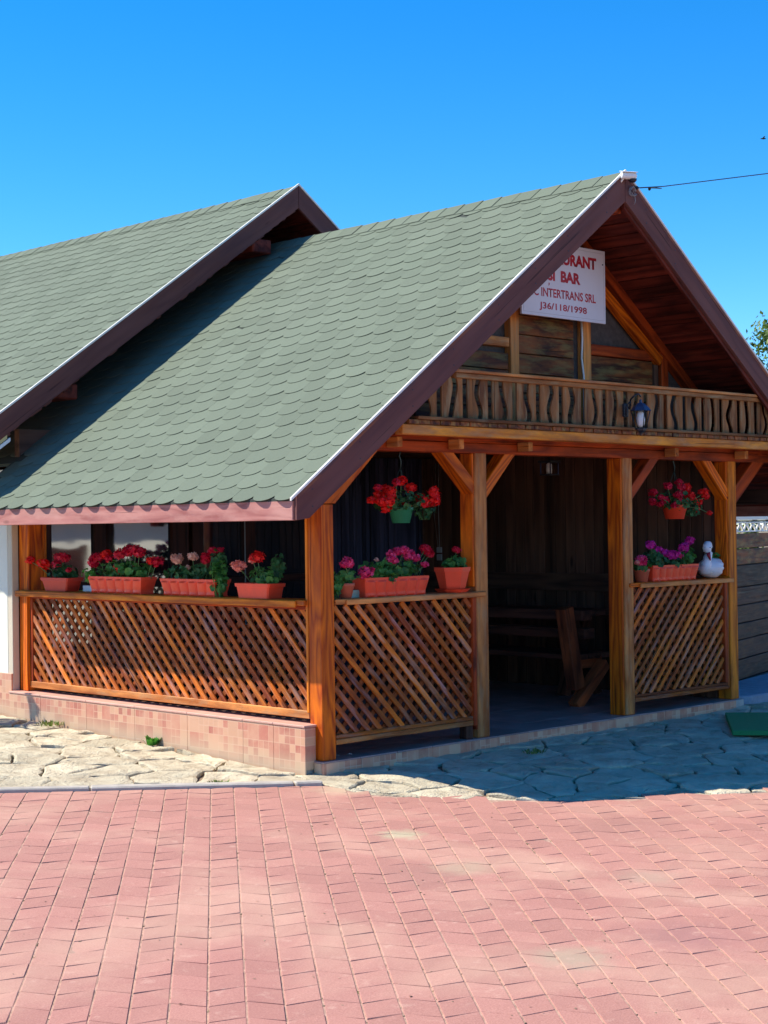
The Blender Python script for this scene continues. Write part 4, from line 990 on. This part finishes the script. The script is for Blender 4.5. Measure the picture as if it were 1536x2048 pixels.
H2 = [(3.735, 1.784, .034), (3.666, 1.732, .036), (3.766, 1.672, .034), (3.835, 1.712, .034), (3.939, 1.733, .034), (4.024, 1.774, .037), (4.114, 1.713, .042), (4.185, 1.734, .038), (4.219, 1.673, .034), (4.276, 1.652, .03), (4.267, 1.598, .028), (3.644, 1.66, .034), (3.697, 1.64, .028), (3.813, 1.632, .03), (3.951, 1.652, .03), (4.049, 1.664, .032), (3.871, 1.773, .03), (4.151, 1.775, .03), (3.598, 1.691, .026), (3.903, 1.672, .034), (3.976, 1.814, .03), (3.852, 1.821, .024), (4.08, 1.75, .036), (4.0, 1.70, .036), (4.25, 1.70, .03), (4.262, 1.565, .022)]
hanging('hanging terracotta pot of trailing crimson and scarlet geraniums above the swan', (3.945, .06, 1.518), 'terracotta', [(a, z_, r_, 'red' if a > 3.98 else 'crimson') for a, z_, r_ in H2], 'leafdark', 51, 1.995, (.075, .105, .115))

# ------------------------------------------------------------------ SIGN
KS = 1.01307; fx = lambda x_: -6.9458 + KS * (x_ + 6.9458); fz = lambda z_: 1.5 + KS * (z_ - 1.5)
SX0, SX1, SZ0, SZ1 = fx(2.062), fx(3.060), fz(3.030), fz(3.592); SY = .152
sg = thing('restaurant_sign', 'white restaurant and bar sign with red lettering under the gable', 'sign', (2.56, SY + .01, SZ0))
prism('sign_board', [(SX0, SZ0), (SX1, SZ0), (SX1, SZ1), (SX0, SZ1)], 'y', SY, SY + .018, 'sign', sg, .002)
for z0, z1, a, c in ((SZ0 + .022, SZ0 + .0245, SX0 + .02, SX1 - .02), (SZ1 - .0245, SZ1 - .022, SX0 + .02, SX1 - .02)): slab('border_line', a, c, SY - .0012, SY - .0003, z0, z1, 'sign_grey', sg, 0)
for a, zt_ in ((SX0 + .02, SZ1 - .025), (SX1 - .0225, SZ1 - .025)): slab('border_line', a, a + .0025, SY - .0012, SY - .0003, SZ0 + .025, zt_, 'sign_grey', sg, 0)
for a, z_ in ((SX1 - .04, fz(3.48)), (fx(2.56), SZ1 - .02)): slab('screw', a, a + .012, SY - .004, SY - .0005, z_, z_ + .010, 'metal_black', sg, .001)
def text(s_, x0, x1, z0, z1, y=.1512, bold=.05, label=None):
    x0, x1, z0, z1 = fx(x0), fx(x1), fz(z0), fz(z1)
    cv = bpy.data.curves.new('lettering', 'FONT'); cv.body = s_; cv.size = 1; cv.offset = bold; cv.resolution_u = 3
    o = bpy.data.objects.new('tmp', cv); COL.objects.link(o); bpy.context.view_layer.update()
    me = bpy.data.meshes.new_from_object(o); bpy.data.objects.remove(o)
    xs_ = [v.co.x for v in me.vertices]; zs_ = [v.co.y for v in me.vertices]
    xa, xb, za, zb = min(xs_), max(xs_), min(zs_), max(zs_)
    for v in me.vertices: v.co = Vector(((v.co.x - xa) / (xb - xa) * (x1 - x0), 0, (v.co.y - za) / (zb - za) * (z1 - z0)))
    me.materials.clear(); mobj('lettering', me, 'lettering', sg, T((x0, y, z0)))
text('RESTAURANT', 2.205, 2.950, 3.434, 3.526)
text('SI', 2.362, 2.448, 3.302, 3.388); text('BAR', 2.516, 2.752, 3.302, 3.388)
text(',', 2.372, 2.384, 3.262, 3.287)
text('SC INTERTRANS SRL', 2.160, 2.938, 3.178, 3.245, bold=.025)
text('J36/118/1998', 2.262, 2.826, 3.072, 3.137, bold=.025)

# ------------------------------------------------------------------ LANTERNS
lt = thing('wall_lantern', 'blue and black carriage lantern with white bulb hanging before the balcony boards', 'lantern', (2.83, -.43, 2.2))
bm = bmesh.new(); lathe_bm(bm, [(.078, 0), (.071, .010), (.052, .034), (.026, .056), (.012, .062), (.010, .076), (.003, .086)], 6); mobj('lantern_roof', bm_mesh(bm), 'metal_blue', lt, T((2.835, -.43, 2.322)))
for k in range(6):
    a = k * math.pi / 3 + math.pi / 6; a = k * math.pi / 3
    tube('lantern_bar', [(.070 * math.cos(a), .070 * math.sin(a), 0), (.040 * math.cos(a), .040 * math.sin(a), -.13)], .004, 'metal_black', lt, 6, T((2.835, -.43, 2.322)))
bm = bmesh.new(); lathe_bm(bm, [(.005, -.05), (.012, -.035), (.016, -.03), (.040, -.012), (.044, 0), (.040, .006)], 6); mobj('lantern_base', bm_mesh(bm), 'metal_black', lt, T((2.835, -.43, 2.188)))
bm = bmesh.new(); lathe_bm(bm, [(.014, -.118), (.026, -.10), (.031, -.06), (.026, -.02), (.015, .0)], 14); mobj('bulb', bm_mesh(bm, smooth=True), 'whiteplastic', lt, T((2.835, -.43, 2.318)))
tube('bracket', [(0, .10, .02), (-.04, .06, .085), (-.05, .02, .11), (-.02, 0, .125), (0, 0, .105)], .007, 'metal_black', lt, 8, T((2.835, -.43, 2.322)))
tube('scroll', [(-.0, .10, -.03), (-.05, .07, -.02), (-.075, .05, .03), (-.055, .03, .065), (-.03, .04, .04), (-.045, .055, .02)], .006, 'metal_black', lt, 8, T((2.80, -.43, 2.322)))
slab('mounting_plate', 2.765, 2.815, -.336, -.31, 2.28, 2.38, 'metal_black', lt, .006)
l2 = thing('ceiling_lantern', 'small dark lantern hanging under the beam inside the entrance', 'lantern', (3.5, 1.0, 1.9))
slab('lantern_cap', 3.435, 3.575, .93, 1.07, 2.0, 2.02, 'metal_black', l2, .004); slab('lantern_floor', 3.445, 3.565, .94, 1.06, 1.895, 1.908, 'metal_black', l2, .003)
for a in (3.45, 3.553):
    for c in (.945, 1.048): slab('lantern_bar', a, a + .008, c, c + .008, 1.908, 2.0, 'metal_blue', l2, 0)
bm = bmesh.new(); lathe_bm(bm, [(.022, 0), (.026, .03), (.024, .08), (.012, .092)], 12); mobj('bulb', bm_mesh(bm, smooth=True), 'whiteplastic', l2, T((3.50, 1.0, 1.908)))
tube('hanger_rod', [(0, 0, 0), (0, 0, .15)], .006, 'metal_black', l2, 6, T((3.505, 1.0, 2.02)))

# peak camera, coil, cable
pc = thing('security_camera', 'small white security camera fixed at the tip of the porch gable', 'camera', (2.73, -.43, 4.03))
m_ = T((2.735, -.425, 4.055)) @ Matrix.Rotation(math.radians(-28), 4, 'Z') @ Matrix.Rotation(.25, 4, 'X')
bm = bmesh.new(); tube_bm(bm, [(-.062, 0, 0), (-.058, 0, 0), (.052, 0, 0), (.058, 0, 0)], [.018, .026, .028, .022], 14); mobj('camera_body', bm_mesh(bm, smooth=False), 'whiteplastic', pc, m_)
bm = bmesh.new(); lathe_bm(bm, [(.032, 0), (.030, -.018), (.014, -.030)], 14); mobj('camera_dome', bm_mesh(bm, smooth=True), 'metal_black', pc, m_ @ T((.035, 0, -.018)))
mobj('sun_hood', bm_mesh(box_bm(-.065, .06, -.032, .032, .026, .032, .003)), 'whiteplastic', pc, m_)
tube('camera_bracket', [(-.04, .0, -.02), (-.05, .02, -.05), (-.045, .06, -.055)], .008, 'whiteplastic', pc, 8, m_)
co = []
for k in range(40): a = k * .47; co.append((2.812 + (.030 + .002 * math.sin(k)) * math.cos(a), -.388 - .0008 * k, 3.952 + .034 * math.sin(a)))
co += [(2.84, -.40, 3.93), (2.85, -.40, 3.89), (2.835, -.40, 3.86)]
t_ = tube('cable_coil', co, .0028, 'galv', None, 5); tag(t_, 'loose coil of grey wire hanging on the gable board under the security camera', 'wire coil')
CB = [(2.864, -.40, 3.986), (3.758, 0.0, 4.184), (5.166, 1.0, 4.537), (8.549, 2.0, 5.307), (16.5, 3.4, 6.9)]
t_ = tube('overhead_cable', CB, [.005, .005, .005, .006, .008], 'cable', None, 5); tag(t_, 'thin dark overhead cable running from the gable tip to the right edge', 'cable')
t_ = tube('cable_clamp', [(2.862, -.405, 3.986), (2.90, -.385, 3.994), (2.93, -.372, 4.001)], [.014, .010, .007], 'metal_black', None, 8); tag(t_, 'black clamp anchoring the overhead cable to the gable board', 'clamp')
t_ = tube('cable_joint', [(3.28, -.212, 4.075), (3.30, -.203, 4.068), (3.345, -.18, 4.09), (3.7, -.03, 4.155)], [.006, .012, .007, .004], 'cable', None, 7); tag(t_, 'twisted splice with a loose wire end on the overhead cable', 'splice')
t_ = thing('utility_pole', 'wooden utility pole carrying the overhead cable beyond the right edge', 'pole', (16.5, 3.4, .2))
tube('pole_shaft', [(16.5, 3.5, .0), (16.5, 3.5, 7.3)], [.14, .10], 'bark', t_, 12)
# bird
bm = bmesh.new(); tube_bm(bm, [(-.22, 0, 0), (-.12, 0, .02), (.05, 0, .03), (.16, 0, .02), (.22, 0, .01)], [.01, .05, .06, .035, .01], 8)
for s_ in (-1, 1):
    a = [bm.verts.new(q) for q in ((.08, 0, .03), (-.06, 0, .03), (-.10, s_ * .30, .12), (.0, s_ * .32, .13))]; bm.faces.new(a); a2 = [bm.verts.new(q) for q in ((0, s_ * .32, .13), (-.10, s_ * .30, .12), (-.12, s_ * .6, .06))]; bm.faces.new(a2)
t_ = mobj('bird', bm_mesh(bm), 'metal_black', None, T((45.3, 24.95, 15.65)) @ Matrix.Rotation(2.3, 4, 'Z') @ Matrix.Scale(.5, 4)); tag(t_, 'tiny dark bird in the blue sky at the right edge', 'bird')

# ------------------------------------------------------------------ BENCHES inside
b1 = thing('rough_bench', 'rough plank bench with tall leaning end posts standing in the entrance', 'bench', (3.5, .8, 0))
for y in (.72, 2.35):
    timber('end_post', (3.325, y, .81), (3.465, y, .14), .115, .11, 'bench', b1, (0, 1, 0), .008, rag=.004)
    timber('cross_leg', (3.405, y - .03, .0), (3.80, y - .03, .33), .09, .10, 'bench', b1, (0, 1, 0), .006, rag=.003)
    timber('seat_bearer', (3.42, y + .06, .33), (3.86, y + .06, .335), .06, .08, 'bench', b1, (0, 0, 1), .005)
for z_, x_ in ((.735, 3.40), (.585, 3.435)): timber('back_slat', (x_ + .17, .68, z_), (x_ + .17, 2.5, z_), .13, .085, 'darkbench', b1, (0, 0, 1), .005)
for x_ in (3.54, 3.70, 3.86): timber('seat_plank', (x_, .70, .395), (x_, 2.5, .395), .14, .045, 'darkbench', b1, (0, 0, 1), .005)
tb = thing('dark_table', 'dark plank table along the inside wall behind the bench', 'table', (4.1, 1.8, 0))
for x_ in (4.02, 4.17, 4.32): timber('table_plank', (x_, 1.0, .72), (x_, 3.3, .72), .145, .045, 'darkbench', tb, (0, 0, 1), .005)
for y in (1.2, 3.1):
    timber('leg', (4.0, y, .695), (4.34, y, .0), .09, .09, 'darkbench', tb, (0, 1, 0), .006); timber('leg', (4.34, y + .095, .695), (4.0, y + .095, .0), .09, .09, 'darkbench', tb, (0, 1, 0), .006)
b2 = thing('dark_bench', 'dark plank bench deep inside the porch behind the lattice panel', 'bench', (2.3, 2.4, 0))
for x_ in (2.2, 2.36): timber('seat_plank', (x_, 1.4, .45), (x_, 3.2, .45), .145, .045, 'darkbench', b2, (0, 0, 1), .005)
timber('back_slat', (2.12, 1.4, .80), (2.12, 3.2, .80), .04, .14, 'darkbench', b2, (0, 0, 1), .005); timber('back_slat', (2.13, 1.4, .62), (2.13, 3.2, .62), .04, .12, 'darkbench', b2, (0, 0, 1), .005)
for y in (1.5, 3.1): timber('leg', (2.10, y, .88), (2.16, y, .0), .08, .08, 'darkbench', b2, (0, 1, 0), .005); timber('leg', (2.42, y, .43), (2.42, y, .0), .08, .08, 'darkbench', b2, (0, 1, 0), .005)

# ------------------------------------------------------------------ FENCE on the right
FD = Vector((.956, .294, 0)); F0 = Vector((5.72, .79, 0))
fn = thing('plank_fence', 'dark horizontal plank fence with white lattice top right of the porch', 'fence', (5.72, .79, -.1))
FL = 7.0
def fpt(s_, z_, d=0): q = F0 + FD * s_ + Vector((.294, -.956, 0)) * d; return (q.x, q.y, z_)
zz = -.12; hs = [.108, .195, .185, .156, .170, .171, .210, .156, .147]
for k, h in enumerate(hs):
    for seg_ in range(3):
        timber('plank', fpt(seg_ * 2.4, zz + h / 2, 0), fpt(min(seg_ * 2.4 + 2.392, FL), zz + h / 2, random.uniform(-.006, .006)), .03, h - .009, 'gable' if k >= 7 else 'fenceplank', fn, (0, 0, 1), .004)
    zz += h
for za_, zb_ in ((-.12, 1.222), (1.245, 1.37)): timber('fence_gap_block', fpt(0, (za_ + zb_) / 2, -.028), fpt(FL, (za_ + zb_) / 2, -.028), .012, zb_ - za_, 'fenceplank', fn, (0, 0, 1), 0)  # added dark sheets that keep light from showing through the plank gaps
for s_ in (2.4, 4.8): timber('fence_post', fpt(s_, -.2, -.06), fpt(s_, 1.38, -.06), .09, .09, 'fenceplank', fn, (0, 1, 0), .006)
timber('top_rail', fpt(0, 1.523), fpt(FL, 1.523), .05, .040, 'white_trim', fn); timber('rail_moulding', fpt(0, 1.494), fpt(FL, 1.494), .03, .014, 'window', fn); timber('bottom_rail', fpt(0, 1.393), fpt(FL, 1.393), .035, .014, 'white_trim', fn)
timber('middle_rail', fpt(0, 1.478), fpt(FL, 1.478), .03, .016, 'white_trim', fn)
s_ = -.05; k = 0
while s_ < FL - .2:
    z0, z1 = (1.398, 1.472) if k % 2 else (1.472, 1.398)
    timber('lattice_lath', fpt(max(s_, 0), z0), fpt(s_ + .11, z1), .012, .028, 'white_trim', fn, (0, 0, 1), .002); s_ += .11; k += 1
# pale slab behind the mat
t_ = prism('concrete_slab', [(4.83, .10), (4.96, .02), (7.0, .02), (7.6, 1.2), (5.5, .70), (4.83, .62)], 'z', -.16, .005, 'slab', None, .012); tag(t_, 'pale blue-grey concrete slab beside the end of the porch step', 'slab')
# mat
t_ = prism('green_mat', [(3.27, -.90), (4.19, -.23), (5.05, -1.30), (4.10, -1.98)], 'z', G(-.9) + .012, G(-.9) + .05, 'turf', None, .004); tag(t_, 'green artificial turf mat lying on the flagstones at the right edge', 'mat')
bm = bmesh.new(); bmesh.ops.create_grid(bm, x_segments=1, y_segments=1, size=.001)
bm.free()

# ------------------------------------------------------------------ plants on the ground
def tuft(name, c, r, n, h, mat, seed, label, cat, kind=None, wide=.006):
    r_ = random.Random(seed); bm = bmesh.new()
    for k in range(n):
        a = r_.uniform(0, 6.28); d = r * math.sqrt(r_.random()); b_ = Vector((d * math.cos(a), d * math.sin(a), 0)); out = Vector((math.cos(a), math.sin(a), 0)); hh = h * r_.uniform(.4, 1); w = Vector((-out.y, out.x, 0)) * wide
        lean = r_.uniform(.2, .9); p1 = b_ + out * hh * lean * .5 + Vector((0, 0, hh * .6)); p2 = b_ + out * hh * lean + Vector((0, 0, hh * .9))
        v = [bm.verts.new(q) for q in (b_ - w, b_ + w, p1 + w * 1.1, p1 - w * 1.1, p2)]; bm.faces.new(v[:4]); bm.faces.new((v[3], v[2], v[4]))
    o = mobj(name, bm_mesh(bm), mat, None, T(c), kind)
    if kind is None: tag(o, label, cat)
    else: o['label'] = label
    return o
tuft('weed', (-.145, 1.62, G(1.6) - .002), .04, 34, .075, 'weed', 3, 'bright green weed growing against the tiled curb', 'weed', wide=.011)
tuft('grass_tuft', (-.17, 2.85, G(2.9)), .11, 60, .04, 'grass', 4, 'low patch of dry green grass at the foot of the curb near the left', 'grass tuft')
tuft('grass_tuft', (-.75, .12, G(.1)), .07, 40, .03, 'grass', 5, 'sparse grass growing between flagstones above the kerb', 'grass tuft')
tuft('grass_tuft', (3.75, -1.75, G(-1.75)), .16, 90, .06, 'grass', 6, 'grass blades at the front edge of the green mat', 'grass tuft')
tuft('grass_tuft', (1.62, -.38, G(-.38)), .09, 40, .03, 'grass', 8, 'sparse grass in the shaded flagstones before the porch step', 'grass tuft')
bm = bmesh.new(); r_ = random.Random(9)
for k in range(420):
    i = r_.randint(-16, 20); c = Vector((-3.095, -3.69)) + P * ((i + .5) * CW) + D * r_.uniform(-6, .9)
    if mnoise.noise(Vector((c.x * 1.1, c.y * 1.1, 3))) < .08 or on_stone((c.x, c.y), -.03): continue
    for q in range(5):
        a = r_.uniform(0, 6.28); b_ = Vector((c.x + r_.gauss(0, .004), c.y + r_.gauss(0, .008), G(c.y) - .004)); o_ = Vector((math.cos(a), math.sin(a), 0)); h = r_.uniform(.004, .011); w = Vector((-o_.y, o_.x, 0)) * .0018
        v = [bm.verts.new(s_) for s_ in (b_ - w, b_ + w, b_ + o_ * h * .8 + Vector((0, 0, h)))]; bm.faces.new(v)
t_ = mobj('joint_moss', bm_mesh(bm), 'grass', pav, kind='stuff')

def tree(name, label, c, h, rad, nclump, nleaf, seed, lr=(.05, .09), cat='tree', group=None):
    r_ = random.Random(seed); t_ = thing(name, label, cat, c, group); c = Vector(c)
    top = Vector((r_.uniform(-.2, .2), r_.uniform(-.2, .2), h - rad * .5))
    bm = bmesh.new(); tube_bm(bm, [(0, 0, -.1), (r_.uniform(-.08, .08), .03, h * .3), top * .7, top], [h * .035, h * .026, h * .016, h * .006], 10)
    cl = []
    for k in range(nclump):
        v = rnd_unit(r_) * (r_.uniform(.35, 1)); p = Vector((v.x * rad, v.y * rad, h - rad + v.z * rad * .95)); cl.append(p)
        if k % 2 == 0: b_ = top * r_.uniform(.45, .95); tube_bm(bm, [b_, b_.lerp(p, .5) + Vector((0, 0, rad * .08)), p], [h * .010, h * .006, h * .002], 6)
    mobj('trunk', bm_mesh(bm, smooth=True), 'bark', t_, T(c))
    bm = bmesh.new()
    for p in cl:
        cr_ = rad * r_.uniform(.16, .34)
        for q in range(nleaf // nclump):
            v = rnd_unit(r_) * (r_.random() ** .5) * cr_; n = (v.normalized() + rnd_unit(r_) * .8 + Vector((0, 0, .3))).normalized(); R = basis(n); s_ = r_.uniform(*lr); th = r_.uniform(0, 6.28)
            d1 = R @ Vector((0, math.cos(th), math.sin(th))) * s_; d2 = R @ Vector((0, -math.sin(th), math.cos(th))) * s_ * .5; o_ = p + v
            vv = [bm.verts.new(x_) for x_ in (o_ - d1, o_ + d2 - n * s_ * .1, o_ + d1, o_ - d2 - n * s_ * .1)]; bm.faces.new(vv)
    mobj('crown', bm_mesh(bm), 'crown', t_, T(c), kind='stuff')
    return t_
tree('leafy_tree', 'light green tree rising behind the right slope of the porch roof', (15.75, 5.9, .2), 5.0, 1.2, 44, 9000, 21, (.035, .07))
tree('leafy_shrub', 'green bush showing through the white lattice top of the fence', (9.6, 3.6, .1), 2.0, .95, 30, 5000, 22, (.03, .05), 'bush')
# small tree left of the picture, its branches shade the curb
tree('garden_sapling', 'young tree standing left of the porch outside the picture', (-1.15, 4.25, .07), 1.9, .36, 8, 230, 23, (.03, .06))

# dry litter blown over the paving
bm = bmesh.new(); r_ = random.Random(19)
for k in range(520):
    c = Vector((-3.1, -3.69)) + P * r_.uniform(-3.2, 4.5) + D * r_.uniform(-8.5, .8)
    if vis(c) > 9000 or (c.x > -.1 and c.y > -.05): continue
    sz = r_.uniform(.003, .010) * (1 if r_.random() < .9 else 1.8); zc = G(c.y) + (.012 if on_stone((c.x, c.y)) else .003); a = r_.uniform(0, 6.28)
    d1 = Vector((math.cos(a), math.sin(a), r_.uniform(-.2, .3))) * sz; d2 = Vector((-math.sin(a), math.cos(a), r_.uniform(-.2, .3))) * sz * r_.uniform(.3, .7); o_ = Vector((c.x, c.y, zc))
    bm.faces.new([bm.verts.new(q) for q in (o_ - d1, o_ - d2, o_ + d1, o_ + d2)])
mobj('dry_litter', bm_mesh(bm), 'litter', pav, kind='stuff')
# paper scraps on the deck edge
for k, (x_, y_) in enumerate(((.20, .10), (.30, .08))):
    bm = bmesh.new(); r_ = random.Random(k); vs = [bm.verts.new((math.cos(a) * r_.uniform(.018, .035), math.sin(a) * r_.uniform(.012, .02), r_.uniform(.001, .010))) for a in (0, .9, 1.8, 2.7, 3.6, 4.5, 5.4)]; cc = bm.verts.new((0, 0, .012))
    for q in range(7): bm.faces.new((cc, vs[q], vs[(q + 1) % 7]))
    t_ = mobj('paper_scrap', bm_mesh(bm), 'paper', None, T((x_, y_, .002))); tag(t_, ('crumpled pale scrap on the step nearest the corner post', 'crumpled pale scrap on the step farther from the corner post')[k], 'scrap')

# ------------------------------------------------------------------ the yard opposite (outside the picture, seen in the window glass)
oh = thing('white_outbuilding', 'white plastered outbuilding across the yard reflected in the windows', 'building', (12.5, -9, -.4))
a = Matrix.Translation((12.0, -8.6, -.5)) @ Matrix.Rotation(math.radians(45), 4, 'Z')
W[oh.name] = Matrix.Translation((12.5, -9, -.4))
mobj('wall', bm_mesh(box_bm(-4.5, 4.5, -2, 2, 0, 2.3, 0)), 'plaster', oh, a)
bm = bmesh.new(); vs = [bm.verts.new(q) for q in ((-4.8, -2.4, 2.25), (4.8, -2.4, 2.25), (4.8, 2.4, 2.25), (-4.8, 2.4, 2.25), (-4.8, 0, 3.4), (4.8, 0, 3.4))]
for q in ((0, 1, 5, 4), (2, 3, 4, 5), (0, 4, 3), (1, 2, 5), (0, 3, 2, 1)): bm.faces.new([vs[i] for i in q])
mobj('roof', bm_mesh(bm), 'rooftile', oh, a)
for x_ in (-3, -.6, 2.2): mobj('window', bm_mesh(box_bm(x_, x_ + .8, 2.0, 2.05, .8, 1.7, 0)), 'window', oh, a)
for k, (x_, y_, h) in enumerate(((8.6, -7.6, 1.3), (9.8, -6.2, 1.6), (7.6, -9.2, 1.2), (10.9, -4.6, 2.6))): tree('yard_shrub', ('low round shrub in the yard opposite, nearest the outbuilding corner', 'medium shrub in the yard opposite beside the outbuilding wall', 'small shrub in the yard opposite at the far left of the outbuilding', 'tallest shrub in the yard opposite near the fence')[k], (x_, y_, G(-6) - .05), h, h * .42, 12, 900, 60 + k, (.04, .08), 'shrub')
